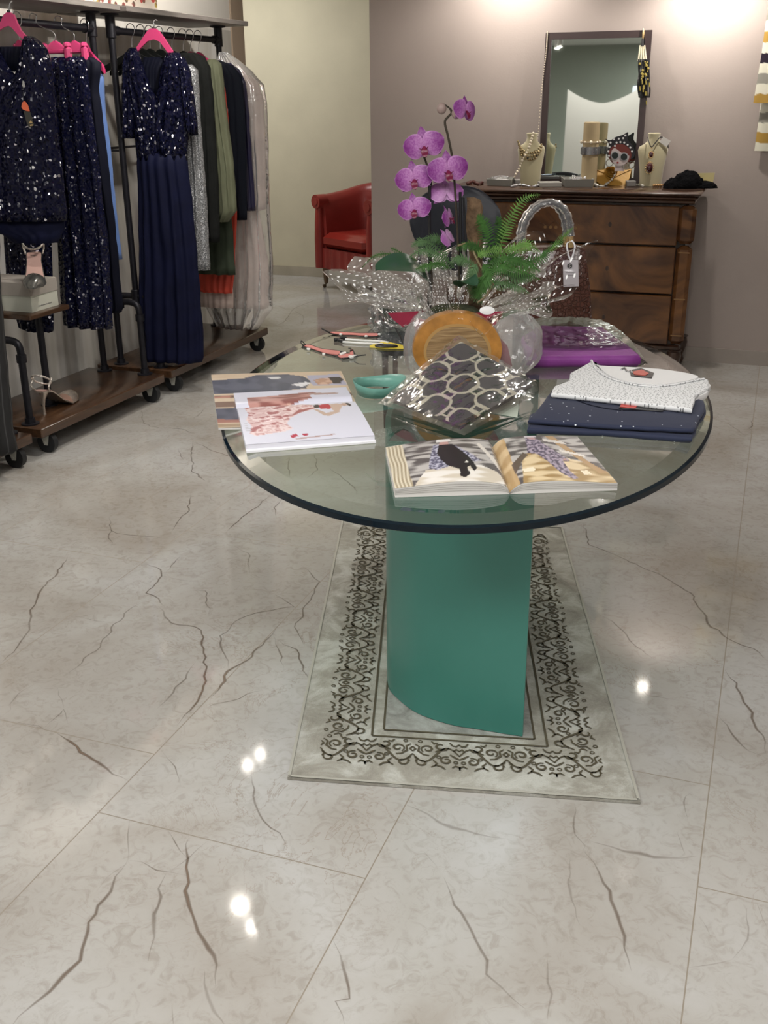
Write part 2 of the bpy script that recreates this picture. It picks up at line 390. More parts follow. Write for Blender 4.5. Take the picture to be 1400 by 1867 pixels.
VL(0, 900, 1.93, [
 (4, 1, (450, 1010), (400, 985), (350, 950), (305, 925), (270, 890), (230, 860), (190, 838)), (2, .4, (190, 838), (100, 815), (30, 800)),
 (2.6, .8, (555, 395), (600, 455), (660, 465), (710, 480), (720, 560), (722, 610), (718, 660), (700, 730), (650, 780), (620, 820)),
 (3.6, .9, (980, 460), (960, 495), (910, 545), (850, 600), (800, 625), (790, 660), (740, 720)),
 (2, .7, (500, 240), (560, 270), (575, 290), (515, 350), (560, 370), (575, 395), (555, 400)), (1.6, .6, (640, 215), (580, 285)),
 (1.6, .5, (575, 290), (640, 305), (690, 312)), (1.8, .5, (515, 375), (450, 410), (405, 460), (350, 540), (300, 580), (230, 640)),
 (1.4, .4, (405, 460), (340, 445), (260, 430)), (2, .6, (960, 500), (985, 560), (1000, 620)),
 (2.2, .7, (965, 510), (1040, 550), (1060, 610), (1090, 665)), (2, .6, (1075, 540), (1040, 470), (1100, 350), (1120, 310), (1060, 250)),
 (1.6, .5, (960, 350), (1035, 398), (900, 420), (830, 450), (780, 500), (775, 540), (800, 590), (805, 625)),
 (2, .55, (455, 1140), (460, 1200), (455, 1270), (450, 1290)), (2.8, .8, (450, 1290), (500, 1295), (555, 1320), (600, 1330), (660, 1345)),
 (3.2, .75, (450, 1290), (420, 1350), (390, 1400), (340, 1450), (310, 1510), (300, 1570), (275, 1640), (220, 1690), (170, 1750), (120, 1790), (70, 1840), (30, 1890)),
 (2.6, .8, (590, 1185), (625, 1225), (635, 1255), (660, 1285)),
 (3.4, .85, (665, 1210), (655, 1285), (655, 1345), (665, 1450), (700, 1540), (730, 1600), (755, 1660), (760, 1740)),
 (5, .3, (720, 1680), (730, 1770), (760, 1820), (800, 1890)), (1.6, .6, (735, 1220), (700, 1250), (660, 1285), (600, 1330)),
 (4, .5, (585, 1335), (565, 1390), (550, 1480), (545, 1560), (520, 1650)), (2.4, .4, (450, 1300), (380, 1350), (340, 1400)),
 (2, .5, (885, 970), (895, 1040), (890, 1090), (930, 1150), (985, 1195), (1005, 1230), (995, 1270)),
 (1.8, .6, (565, 900), (590, 930), (620, 960), (635, 1030)),
 (2.2, .55, (0, 600), (60, 545), (100, 480), (110, 410), (150, 330), (200, 280), (240, 215)),
 (2.4, .6, (0, 165), (80, 155), (160, 145)), (1.6, .5, (270, 130), (385, 130), (450, 145), (600, 160)), (1.6, .5, (385, 80), (390, 190)),
 (1.8, .6, (595, 140), (640, 80), (665, 60), (670, 0)), (1.8, .6, (720, 0), (770, 35)),
 (2.4, .7, (790, 140), (850, 85), (900, 50), (960, 0)), (1.8, .5, (1000, 10), (965, 50), (975, 90)),
 (1.8, .4, (0, 790), (40, 760), (45, 720), (130, 665)), (1.6, .4, (155, 825), (225, 755), (240, 810)), (1.5, .4, (225, 755), (200, 680)),
 (3, .7, (1170, 1570), (1195, 1620), (1225, 1700), (1235, 1780), (1190, 1790), (1215, 1890)), (3, .6, (605, 1800), (615, 1890)),
 (1.6, .35, (550, 760), (610, 700), (690, 590)), (1.5, .4, (700, 765), (780, 735), (900, 700), (960, 680)), (1.4, .4, (720, 590), (800, 605)),
 (1.4, .35, (700, 765), (760, 800), (775, 830)), (1.4, .35, (830, 185), (870, 210), (880, 280)), (1.4, .35, (735, 430), (725, 340), (640, 345))])
VL(700, 900, 1.93, [
 (3.6, .8, (700, 1255), (740, 1300), (770, 1370), (800, 1430), (830, 1520), (850, 1600), (870, 1680)), (2.6, .35, (670, 1090), (680, 1200), (710, 1240), (700, 1255)),
 (7, .28, (730, 1225), (800, 1240), (900, 1270), (1050, 1285), (1100, 1275)), (5, .3, (75, 1095), (150, 1130), (200, 1160), (330, 1200), (430, 1215)),
 (2.6, .6, (140, 1260), (185, 1310)), (3, .5, (210, 1350), (240, 1420), (270, 1475), (320, 1540), (340, 1600), (365, 1690), (410, 1740), (460, 1785), (500, 1815)),
 (2, .3, (655, 1280), (650, 1400), (690, 1520)), (3.6, .35, (575, 1640), (580, 1760), (575, 1850)),
 (2.6, .55, (800, 210), (900, 255), (1000, 300), (1080, 350), (1110, 410), (1150, 470), (1210, 510), (1300, 545), (1351, 590)),
 (2, .5, (700, 100), (720, 180), (800, 210), (850, 225)), (2, .35, (750, 420), (820, 460), (890, 540), (960, 590)),
 (3, .5, (1015, 640), (1060, 665)), (4, .4, (1070, 745), (1120, 765), (1175, 780)), (2.2, .55, (1175, 780), (1230, 850), (1280, 905), (1345, 930)),
 (3, .7, (1200, 620), (1250, 700), (1300, 790), (1330, 850), (1345, 920)), (2, .5, (1310, 1440), (1351, 1530)),
 (2.6, .5, (1275, 1460), (1285, 1530), (1260, 1600), (1225, 1640)), (2, .3, (1225, 1640), (1150, 1660), (1060, 1670)),
 (2, .35, (1110, 1490), (1150, 1560)), (2.2, .4, (1085, 1050), (1060, 1065), (1060, 1110), (1070, 1150)), (3, .35, (1030, 1190), (1060, 1270)),
 (2, .4, (1220, 350), (1351, 385)), (2, .4, (1225, 400), (1300, 430), (1351, 440)), (2.4, .4, (1150, 180), (1200, 190), (1240, 185)),
 (1.6, .35, (500, 1130), (505, 1170)), (1.6, .3, (840, 620), (930, 710), (1050, 730))])
VL(0, 400, 2.8, [(2.2, .6, (985, 1135), (975, 1200), (985, 1290), (1060, 1344)), (1.8, .6, (985, 1135), (1110, 1190), (1200, 1220), (1280, 1290)),
 (1.6, .5, (1110, 1190), (1160, 1160)), (2, .5, (1050, 960), (985, 1025)), (1.6, .4, (720, 970), (730, 1040), (780, 1060), (930, 1070), (1010, 1100)), (1.6, .4, (910, 1170), (935, 1240))])
VL(1180, 520, 6.364, [(2, .4, (840, 1550), (930, 1600), (1100, 1720), (1200, 1782)), (2.4, .6, (1220, 1540), (1210, 1650), (1180, 1660), (1215, 1710)), (1.8, .3, (930, 1450), (1100, 1400), (1300, 1380)), (1.8, .35, (1270, 1440), (1400, 1470))])
VL(400, 440, 4.667, [(2.4, .35, (480, 720), (560, 680), (620, 580), (660, 560), (840, 490)), (2.2, .3, (450, 530), (560, 575), (620, 580)), (2, .3, (620, 580), (720, 640), (700, 720))])
VL(370, 560, 2.857, [(1.8, .5, (450, 770), (440, 860), (470, 900)), (1.8, .5, (580, 760), (590, 850), (530, 900)), (2, .5, (650, 830), (720, 880), (790, 940), (800, 980))])
struct(fl.build('floor', [FL, VM], smooth=False, org=(0, 0, 0)))

# ------------------------------------------------------------------ room shell
XL, YB, YF, XR, YR = -3.49, 6.455, 8.68, 2.4, -1.5
CM = mat('grey_plaster', (.52, .50, .46), .75)
N, L, b = nt(CM); tc = N.new('ShaderNodeTexCoord'); mp = N.new('ShaderNodeMapping'); mp.inputs['Scale'].default_value = (1, 3.2, .5)
L.new(tc.outputs['Object'], mp.inputs[0]); vs = mp.outputs[0]
L.new(ramp(noise_n(1.6, 4, 1.2, vs).outputs['Fac'], [(.3, (.46, .44, .39)), (.5, (.58, .56, .52)), (.72, (.74, .73, .71))]), b.inputs['Base Color'])
UM = M['cream_grey'] = mat('pale_upper_wall', (.78, .75, .70), .8)
def wallbox(name, x0, x1, y0, y1, z0, z1, m):
    return struct(G().box(((x0+x1)/2, (y0+y1)/2, (z0+z1)/2), (x1-x0, y1-y0, z1-z0)).build(name, m, smooth=False))
g = G(); g.box((XL-.06, 2.68, .95), (.12, 8.36, 1.9)); g.mi(1).box((XL-.06, 2.68, 2.3), (.12, 8.36, .8))
struct(g.build('wall_left', [CM, UM], smooth=False))
wallbox('trim_1', XL-.13, XL+.012, 6.70, 6.87, 0, 2.7, M['brown_trim'])
wallbox('wall_back', -2.43, XR+.12, YB, YB+.14, 0, 2.7, M['mauve'])
wallbox('wall_far', -7, 2.5, YF, YF+.12, 0, 2.9, M['cream'])
wallbox('wall_right', XR, XR+.12, YR, YF, 0, 2.7, M['mauve'])
wallbox('wall_front', -7, XR+.12, YR-.12, YR, 0, 2.7, M['greygreen'])
wallbox('wall_corridor', -7, -6.88, YR, YF, 0, 2.9, M['cream'])
wallbox('ceiling', -7, XR+.12, YR, YF+.12, 2.7, 2.8, M['white_paint'])
BS = mat('stone_skirting', (.42, .38, .30), .3, noise_s=6, noise_a=.12)
wallbox('baseboard_far', -7, 2.4, YF-.015, YF, 0, .085, BS)
wallbox('baseboard_back', -2.43, XR, YB-.014, YB, 0, .085, mat('mauve_skirting', (.33, .29, .26), .35, noise_s=6, noise_a=.08))

# ------------------------------------------------------------------ lamps (all above or behind the frame), some added only to brighten the room
EM = mat('lamp_face', (1, .95, .85), .5, emit=((1, .93, .82), SPOT_E))
WH = mat('lamp_housing', (.75, .75, .75), .4)
def spot(x, y, z, r, label, power, aim=(0, 0, -1), size=100, colr=(1, .94, .86), tilt=False):
    t = thing('ceiling_spotlight', label, 'ceiling light', (x, y, 2.7), 'ceiling spotlights')
    G().tube([(x, y, 2.7), (x, y, z+.06)], .012, 8).build('stem', WH, t)
    Mt = Vector(aim).to_track_quat('-Z', 'Y').to_matrix() if tilt else None
    G().lathe([(r*1.0, .02), (r*1.15, 0), (r*1.3, .005), (r*1.3, .08), (r*.6, .1)], (x, y, z), 24, M=Mt).build('housing', WH, t)
    G().lathe([(r*.98, .019 if tilt else -.001), (r*.95, .0185 if tilt else -.0015)], (x, y, z), 24, M=Mt).build('lamp_face', EM, t)
    ld = bpy.data.lights.new('lamp_light', 'SPOT'); ld.energy = power; ld.spot_size = radians(size); ld.spot_blend = .6; ld.color = colr
    ld.shadow_soft_size = r
    lo = bpy.data.objects.new('lamp_light', ld); C.objects.link(lo); lo.parent = t; lo.location = (0, 0, z-.01-2.7)
    lo.rotation_euler = Vector(aim).to_track_quat('-Z', 'Y').to_euler()
spot(-2.02, 3.47, 2.1, .034, 'round white ceiling spotlight, largest of three above the aisle by the racks', SPOT_W*1.4, (-.35, .1, -1), 130)
spot(-1.86, 3.46, 2.1, .018, 'small white ceiling spotlight right of the largest aisle spotlight', SPOT_W*.5)
spot(-1.90, 3.36, 2.1, .018, 'small white ceiling spotlight in front of the largest aisle spotlight', SPOT_W*.5)
spot(-2.48, 4.62, 2.1, .024, 'white ceiling spotlight nearest the far end of the racks', SPOT_W*1.2, (-.5, .1, -1), 130)
spot(-2.50, 4.50, 2.1, .024, 'white ceiling spotlight just before the last one by the racks', SPOT_W*.8)
spot(-2.72, 5.35, 2.45, .03, 'added white spotlight brightening the wall behind the far rack', SPOT_W*2.0, (-.8, .25, -.42), 110, tilt=True)  # this spot and the next are added to brighten the left wall
spot(-2.72, 4.10, 2.45, .03, 'added white spotlight brightening the wall behind the near rack', SPOT_W*2.0, (-.8, .1, -.42), 110, tilt=True)
spot(-.455, 6.13, 2.10, .028, 'white ceiling spotlight washing the mauve wall right of the mirror', SPOT_W*1.5, (0, .45, -1), 160)
spot(-1.55, 6.10, 2.20, .028, 'white ceiling spotlight washing the mauve wall left of the mirror', SPOT_W*1.3, (0, .45, -1), 160)
spot(-.33, 4.31, 2.1, .022, 'white ceiling spotlight between the glass table and the chest of drawers', SPOT_W*1.3, (0, 0, -1), 130)
PM = mat('panel_face', (1, 1, 1), .5, emit=((1, .96, .9), 3.))
def panel(x, y, w_, h_, power, label, z=2.69, colr=(1, .975, .945)):  # unseen panel, put in as fill light for the room and corridor
    t = thing('fill_light_panel', label, 'ceiling light', (x, y, z), 'unseen fill light panels')
    G().box((x, y, z), (w_+.04, h_+.04, .02)).build('frame', WH, t)
    ld = bpy.data.lights.new('fill_light', 'AREA'); ld.shape = 'RECTANGLE'; ld.size = w_; ld.size_y = h_; ld.energy = power; ld.color = colr
    lo = bpy.data.objects.new('fill_light', ld); C.objects.link(lo); lo.parent = t; lo.location = (0, 0, -.02)
panel(-.2, .6, .9, .9, FILL_W*1.9, 'unseen square fill light panel above where the photographer stands')
panel(-1.9, 1.0, .9, .9, FILL_W*1.5, 'unseen square fill light panel left of the photographer')
panel(1.3, 1.8, .9, .9, FILL_W*1.0, 'unseen square fill light panel near the right wall')
panel(-1.0, -.8, .9, .9, FILL_W*1.0, 'unseen square fill light panel behind the photographer')
panel(-4.3, 7.5, .9, .9, CORR_FILL_W, 'unseen square fill light panel in the cream corridor')

# white partition seen only in the mirror
PX0 = 1.0
g = G(); n = 24
top = []
for i in range(n+1):
    t = i/n; x_ = -2.32+t*.97; top.append((x_, 1.87+.13*(abs(x_+1.93)/.37)**1.7 if x_ < -1.93 else 1.87+.10*(abs(x_+1.93)/.30)**1.6))
yy = .50
g.loft([[Vector((x, yy, 0)) for x, z in top]+[Vector((x, yy, z)) for x, z in top[::-1]],
        [Vector((x, yy+.04, 0)) for x, z in top]+[Vector((x, yy+.04, z)) for x, z in top[::-1]]])
tag(G().box((-1.28, .40, 1.03), (.72, .04, 2.06), bev=.02).build('display_panel', mat('pale_blue_panel', (.60, .64, .70), .6)), 'pale blue-white panel behind the partition screen, seen at the right of the mirror', 'panel')
tag(g.build('partition_screen', mat('white_partition', (.62, .58, .54), .6), smooth=False), 'white partition screen with a dipped concave top, standing opposite the mirror', 'screen')

# ------------------------------------------------------------------ glass table
TC = Vector((-.750, 2.739, 0)); TA = Vector((-.2096, .9778, 0)); TB = Vector((.9778, .2096, 0)); TLH, TWH, TT = 1.041, .642, .76
def ell(rx, z, n=128): 
    return [TC+TA*(sin(2*pi*k/n)*(TLH-rx))+TB*(cos(2*pi*k/n)*(TWH-rx))+Vector((0, 0, z)) for k in range(n)]
table = thing('glass_table', 'large oval glass table on a curved teal pedestal, standing on the rug', 'table', (TC.x, TC.y, 0))
GT = film('table_glass', tint=(.77, .87, .81), rough=.0, bump=0, base=.05, mult=1.1)
GE = mat('glass_edge', (.003, .009, .015), .08, spec=.35)
GB = film('bevel_glass', tint=(.66, .77, .70), rough=.06, bump=0, base=.14, mult=1.3)
g = G(); g.poly(ell(.05, TT)); g.mi(1)
ra, rb, rc, rd, re = ell(.05, TT), ell(.007, TT-.006), ell(0, TT-.009), ell(0, TT-.021), ell(.005, TT-.024)
def band(g, A, B):
    ia = [g.add(p) for p in A]; ib = [g.add(p) for p in B]
    for i in range(len(A)):
        j = (i+1) % len(A); g.face((ib[i], ib[j], ia[j], ia[i]))
band(g, ra, rb); g.build('tabletop', [GT, GB], table, smooth=False)
g = G(); band(g, rb, rc); band(g, rc, rd); band(g, rd, re); g.build('rim', GE, table, label='dark green polished rim')
# pedestal: one bent slab, U-shaped in plan
fr = [(952, 1350), (925, 1346), (872, 1337), (820, 1328), (760, 1307), (722, 1278), (707, 1255)]
pl = [at(x, y) for x, y in fr]
bk = [at(704, 752, .738), at(714, 736, .738), at(740, 722, .738), at(790, 705, .738), at(880, 689, .738), at(980, 680, .738)]
pl = smooth_line(pl+[Vector((p.x, p.y, 0)) for p in bk], 5)
g = G(); th = .014; A, B = [], []
for i, p in enumerate(pl):
    t = (pl[min(len(pl)-1, i+1)]-pl[max(0, i-1)]).normalized(); nn = Vector((t.y, -t.x, 0))
    A.append(Vector((p.x, p.y, 0))); B.append(Vector((p.x, p.y, 0))+nn*th)
ring = A+B[::-1]
g.loft([[p+Vector((0, 0, .012)) for p in ring], [p+Vector((0, 0, TT-.0255)) for p in ring]])
g.build('pedestal', mat('frosted_teal_glass', (.058, .255, .215), .33, spec=.5, coat=.15, noise_s=3, noise_a=.06), table)

# ------------------------------------------------------------------ rug
RC = [Vector(p) for p in ((-.926, 1.853, 0), (-.131, 2.035, 0), (-.608, 3.584, 0), (-1.415, 3.405, 0))]
RWm, RLm = .815, 1.61
def RP(x, y, z=.009):        # rug-plane metres -> world
    u, v = x/RWm, y/RLm
    p = RC[0]*(1-u)*(1-v)+RC[1]*u*(1-v)+RC[2]*u*v+RC[3]*(1-u)*v
    return Vector((p.x, p.y, z))
RM = mat('woven_rug', (.36, .345, .29), .95, sheen=.2); N, L, b = nt(RM); tc = N.new('ShaderNodeTexCoord')
r_ = ramp(noise_n(9, 8, .5, rough=.7).outputs['Fac'], [(.30, (.235, .22, .185)), (.48, (.35, .335, .29)), (.62, (.52, .52, .48))]); L.new(r_, b.inputs['Base Color'])
bp = N.new('ShaderNodeBump'); bp.inputs['Strength'].default_value = .6; bp.inputs['Distance'].default_value = .003
L.new(noise_n(260, 2).outputs['Fac'], bp.inputs['Height']); L.new(bp.outputs[0], b.inputs['Normal'])
RD = mat('olive_brown_yarn', (.085, .072, .045), .95)
RE_ = mat('rug_binding', (.42, .41, .36), .9)
RI = mat('grey_rug_field', (.27, .275, .26), .95); N, L, b = nt(RI); tc = N.new('ShaderNodeTexCoord')
L.new(ramp(noise_n(14, 8, .8, rough=.75).outputs['Fac'], [(.32, (.20, .20, .185)), (.5, (.33, .33, .31)), (.7, (.46, .47, .46))]), b.inputs['Base Color'])
g = G()
g.grid(lambda u, v: RP(u*RWm, v*RLm, .008+.0015*nz(u*6, v*9)), 20, 40)
sk = [RP(0, 0), RP(RWm, 0), RP(RWm, RLm), RP(0, RLm)]
ids = [g.add((p.x, p.y, .001)) for p in sk]; idt = [g.add((p.x, p.y, .008)) for p in sk]
for i in range(4): g.face((ids[i], ids[(i+1) % 4], idt[(i+1) % 4], idt[i]))
def rib(pts, w_, z=.0103, k=1):
    g.mi(k); ids = []
    for i, p in enumerate(pts):
        a, c_ = pts[max(0, i-1)], pts[min(len(pts)-1, i+1)]
        t = Vector((c_[0]-a[0], c_[1]-a[1])); t = t.normalized() if t.length else Vector((1, 0))
        e = w_ if isinstance(w_, float) else w_(i/(len(pts)-1))
        q = [RP(p[0]-t.y*e*s_, p[1]+t.x*e*s_, z) for s_ in (-1, 1)]
        ids.append([g.add(x) for x in q])
    for a, c_ in zip(ids, ids[1:]): g.face((a[1], a[0], c_[0], c_[1]))
def rectl(m, w_, z=.0103, k=1):
    c_ = [(m, m), (RWm-m, m), (RWm-m, RLm-m), (m, RLm-m), (m, m)]
    for a, b_ in zip(c_, c_[1:]):
        nn = 24; rib([(lerp(a[0], b_[0], i/nn)+.0012*nz(i*.9, m), lerp(a[1], b_[1], i/nn)+.0012*nz(i*.9, m, 4)) for i in range(nn+1)], w_, z, k)
rectl(.0035, .0035, .0105, 2)
g.mi(3); mI = .222
g.grid(lambda u, v: RP(lerp(mI, RWm-mI, u), lerp(mI, RLm-mI, v), .0101), 6, 12)
rectl(.190, .0028); rectl(.219, .0028)
def scroll(fr_, L_, flip):                        # vine border on one side; fr_(s, t) -> rug coords, t 0..1 across the band
    W_ = .118; nrep = max(2, round(L_/.235)); P = L_/nrep
    tw = lambda x: .0027*(1-.55*abs(2*x-1))+.0005
    def R(pts, w_=None): rib([fr_(a, b_) for a, b_ in pts], w_ or tw)
    def spiral(cx_, cy_, r0, a0, turns, dr, sg=1, n=16):
        return [(cx_+cos(a0+sg*2*pi*turns*i/n)*r0*(1-dr*i/n), cy_+sin(a0+sg*2*pi*turns*i/n)*r0*(1-dr*i/n)) for i in range(n+1)]
    for k in range(nrep):
        s0 = k*P
        for mir in (0, 1):
            def T(pts):
                o = []
                for a, b_ in pts: o.append((s0+(P-a if mir else a), W_/2+(b_ if not mir else b_)))
                return o
            R(T([(P*.5*i/14, .030*sin(pi*i/7)) for i in range(15)]))
            R(T([(P*.02, -.040), (P*.07, -.030), (P*.06, -.012), (P*.12, .002), (P*.18, .004)]))
            R(T(spiral(P*.16, -.022, .017, 2.2, 1.15, .7)), None)
            R(T(spiral(P*.36, .020, .016, -1.2, 1.2, .7, -1)), None)
            R(T(spiral(P*.30, -.036, .013, .5, .8, .4)), None)
            R(T(spiral(P*.10, .034, .013, 3.6, .9, .5, -1)), None)
            R(T([(P*.20, .050), (P*.25, .041), (P*.31, .046), (P*.35, .056)]))
            R(T([(P*.40, -.054), (P*.43, -.042), (P*.47, -.040), (P*.5, -.048)]))
            R(T([(P*.44, -.018), (P*.47, -.028), (P*.5, -.020)])); R(T([(P*.42, .048), (P*.46, .040), (P*.5, .046), (P*.5, .056)]))
            R(T([(P*.22, .022), (P*.26, .034), (P*.24, .044)])); R(T([(P*.02, .012), (P*.05, .022), (P*.03, .032)]))
            R(T([(P*.40, -.004), (P*.45, .006), (P*.5, .014)])); R(T([(P*.24, -.012), (P*.29, -.020), (P*.36, -.022), (P*.39, -.032)]))
            R(T([(P*.20, -.056), (P*.23, -.046), (P*.27, -.050)])); R(T([(0, -.010), (P*.03, -.020), (0, -.030)])); 
            for (a, b_) in ((P*.28, .008), (P*.08, -.052), (P*.46, .026)): R(T(spiral(a, b_, .005, 0, 1, 0, 1, 8)), .0016)
E0 = .066
scroll(lambda s_, t: (E0+s_, E0+.118-t), RWm-2*E0, 0)
scroll(lambda s_, t: (E0+s_, RLm-E0-.118+t), RWm-2*E0, 0)
scroll(lambda s_, t: (E0+t, E0+.118+s_), RLm-2*E0-.236, 0)
scroll(lambda s_, t: (RWm-E0-t, E0+.118+s_), RLm-2*E0-.236, 0)
tag(g.build('rug', [RM, RD, RE_, RI], smooth=False, org=(RC[0].lerp(RC[2], .5).x, RC[0].lerp(RC[2], .5).y, 0)), 'pale grey-beige rug with a dark scrolling arabesque border, under the glass table', 'rug')

# ------------------------------------------------------------------ pipe racks
XF, XB, ZP, TP = -2.95, -3.42, .138, .045
XM, ZR = -3.16, 1.805
def rack(y0, y1, label, cover=True, left_hoop=True, shelf_top=True):
    t = thing('clothes_rack', label, 'clothes rack', (-3.2, (y0+y1)/2, 0), 'black pipe clothes racks on casters')
    G().box(((XF+XB)/2, (y0+y1)/2, ZP-TP/2), (XF-XB, y1-y0, TP), bev=.004).build('platform', M['rack_wood'], t)
    bp_ = M['black_pipe']
    yl, yr = y0+.05, y1-.035
    for y in (yl, yr):
        g = G(); g.tube([(XM, y, .515), (XM, y, 1.89)], .0165, 12)
        for z in (ZR, 1.87, .515): g.lathe([(.022, z-.035), (.024, z-.033), (.024, z+.033), (.022, z+.035)], (XM, y, 0), 12)
        g.lathe([(.024, 1.868), (.045, 1.872), (.045, 1.879)], (XM, y, 0), 16)
        g.build('upright', bp_, t)
        g = G(); xh = XF-.095; xb = XF-.345
        g.tube(smooth_line([(xb, y, ZP), (xb, y, .40), (xb, y, .47), (xb+.012, y, .503), (xb+.05, y, .515), (XM, y, .515), (xh-.05, y, .515), (xh-.012, y, .503), (xh, y, .47), (xh, y, .40), (xh, y, ZP)], 4), .0165, 12)
        for x_ in (xh, xb): g.lathe([(.040, ZP), (.040, ZP+.006), (.024, ZP+.008), (.022, ZP+.03)], (x_, y, 0), 16); g.lathe([(.0225, .42), (.0225, .455)], (x_, y, 0), 12)
        g.build('hoop_leg', bp_, t)
    g = G(); g.tube([(XM, yl, ZR), (XM, yr, ZR)], .0165, 12); 
    for y in (yl+.03, yr-.03): g.tube([(XM, y-.03, ZR), (XM, y+.03, ZR)], .022, 12)
    g.build('rail', bp_, t)
    g = G(); g.tube([(XM-.22, yl, 1.25), (XM-.22, yr, 1.25)], .006, 8); g.tube([(XM, yl, 1.25), (XM-.22, yl, 1.25)], .006, 8); g.tube([(XM, yr, 1.25), (XM-.22, yr, 1.25)], .006, 8); g.build('crossbar', bp_, t)
    if shelf_top: G().box((-3.22, (y0+y1)/2+(.035 if y1 > 5 else 0), 1.893), (.40, y1-y0+(.09 if y1 > 5 else .02), .026), bev=.003).build('top_shelf', M['shelf_wood'], t)
    for y in (y0+.09, y1-.07):
        for x in (XF-.045, XB+.05):
            c = G(); r = .047
            c.tube([(x, y-.014, r), (x, y+.014, r)], r, 28); w_ = c.build('caster_wheel', M['rubber'], t)
            k = G(); k.loft([[Vector((x+a, y+sx_, z)) for a, z in ((-.024, .092), (.024, .092), (.012, r-.010), (-.006, r-.010))] for sx_ in (.016, .020)])
            k.loft([[Vector((x+a, y+sx_, z)) for a, z in ((-.024, .092), (.024, .092), (.012, r-.010), (-.006, r-.010))] for sx_ in (-.020, -.016)])
            k.box((x, y, .090), (.05, .055, .006)); k.tube([(x, y-.022, r), (x, y+.022, r)], .006, 8)
            k.build('fork', M['bracket'], w_)
    return t
rack(3.65, 4.69, 'black pipe clothes rack on casters hung with navy sequinned garments')
rack(4.765, 5.945, 'black pipe clothes rack nearest the cream corridor, hung with grey, black and plastic-covered garments')
rack(2.55, 3.585, 'black pipe clothes rack mostly cut off at the left edge of the photo', shelf_top=False)
# small side shelf carried by rack one's left hoop
p1 = at(127, 557, .585); 
so = thing('side_shelf', 'small dark wooden shelf on a pipe post, under the shoe box', 'shelf', (-3.18, 3.88, ZP))
G().box((-3.18, 3.88, .6105), (.36, .285, .021), bev=.003).build('board', M['rack_wood'], so)
g = G(); g.tube([(-3.16, 3.995, ZP), (-3.16, 3.995, .60)], .0165, 12).lathe([(.040, ZP), (.040, ZP+.006), (.024, ZP+.008), (.022, ZP+.03)], (-3.16, 3.995, 0), 16).lathe([(.022, .565), (.04, .592), (.04, .6)], (-3.16, 3.995, 0), 16); g.build('post', M['black_pipe'], so)

# ------------------------------------------------------------------ garments
def hanger(x, y, z, ang, label, m='dark_pink', w_=.40, clips=False, hook_r=.018, drop=.0, zr=None, group='clothes hangers'):
    """hook over a rail at (x,y,z); ang = direction of the hanger's length in plan"""
    t = thing('clothes_hanger', label, 'clothes hanger', (x, y, z-.12), group)
    d = Vector((cos(ang), sin(ang), 0)); c = Vector((x, y, z))
    pts = [c+d*(-hook_r*1.25)+Vector((0, 0, -.012))]+[c+d*(cos(pi-a*pi/8)*hook_r*1.25)+Vector((0, 0, sin(a*pi/8)*hook_r*1.25)) for a in range(0, 9)]
    pts += [c+d*hook_r*1.1+Vector((0, 0, -.02)), c+d*.004+Vector((0, 0, -.045)), c+Vector((0, 0, -.085))]
    G().tube(smooth_line(pts, 2), .0022, 8).build('hook', M['steel'], t)
    g = G(); h = w_/2; z1 = -.085
    if clips:
        g.box(c+Vector((0, 0, z1-.028)), (w_, .012, .016), ang, .004)
        g.lathe([(.002, -.012), (.045, -.02), (.04, 0), (.012, .018), (.004, .02)], c+Vector((0, 0, z1)), 12, sy=.25, M=Matrix.Rotation(ang, 3, 'Z'))
        b_ = g.build('bar', M['pink'], t)
        for s_ in (-.42, .42):
            q = c+d*(w_*s_)+Vector((0, 0, z1-.04)); G().box(q, (.028, .026, .062), ang, .007).box(q+Vector((0, 0, .03)), (.016, .034, .02), ang, .005).build('clip', M['pink'], t)
    else:
        up = [(-1, -.085), (-.92, -.062), (-.5, -.028), (-.2, .0), (-.08, .022), (0, .028), (.08, .022), (.2, 0), (.5, -.028), (.92, -.062), (1, -.085)]
        lo = [(1, -.10), (.9, -.088), (.5, -.058), (.18, -.026), (0, -.012), (-.18, -.026), (-.5, -.058), (-.9, -.088), (-1, -.10)]
        nn = Vector((-d.y, d.x, 0))*.009
        P = [c+d*(a*h)+Vector((0, 0, z1-.03+b_)) for a, b_ in up+lo]
        A = [p-nn*.55 for p in P]; B = [p-nn for p in P]; mid = sum(P, Vector())/len(P)
        g.loft([[p-nn for p in P], [p+nn for p in P]]); g.build('shoulder', M[m] if isinstance(m, str) else m, t)
    return t

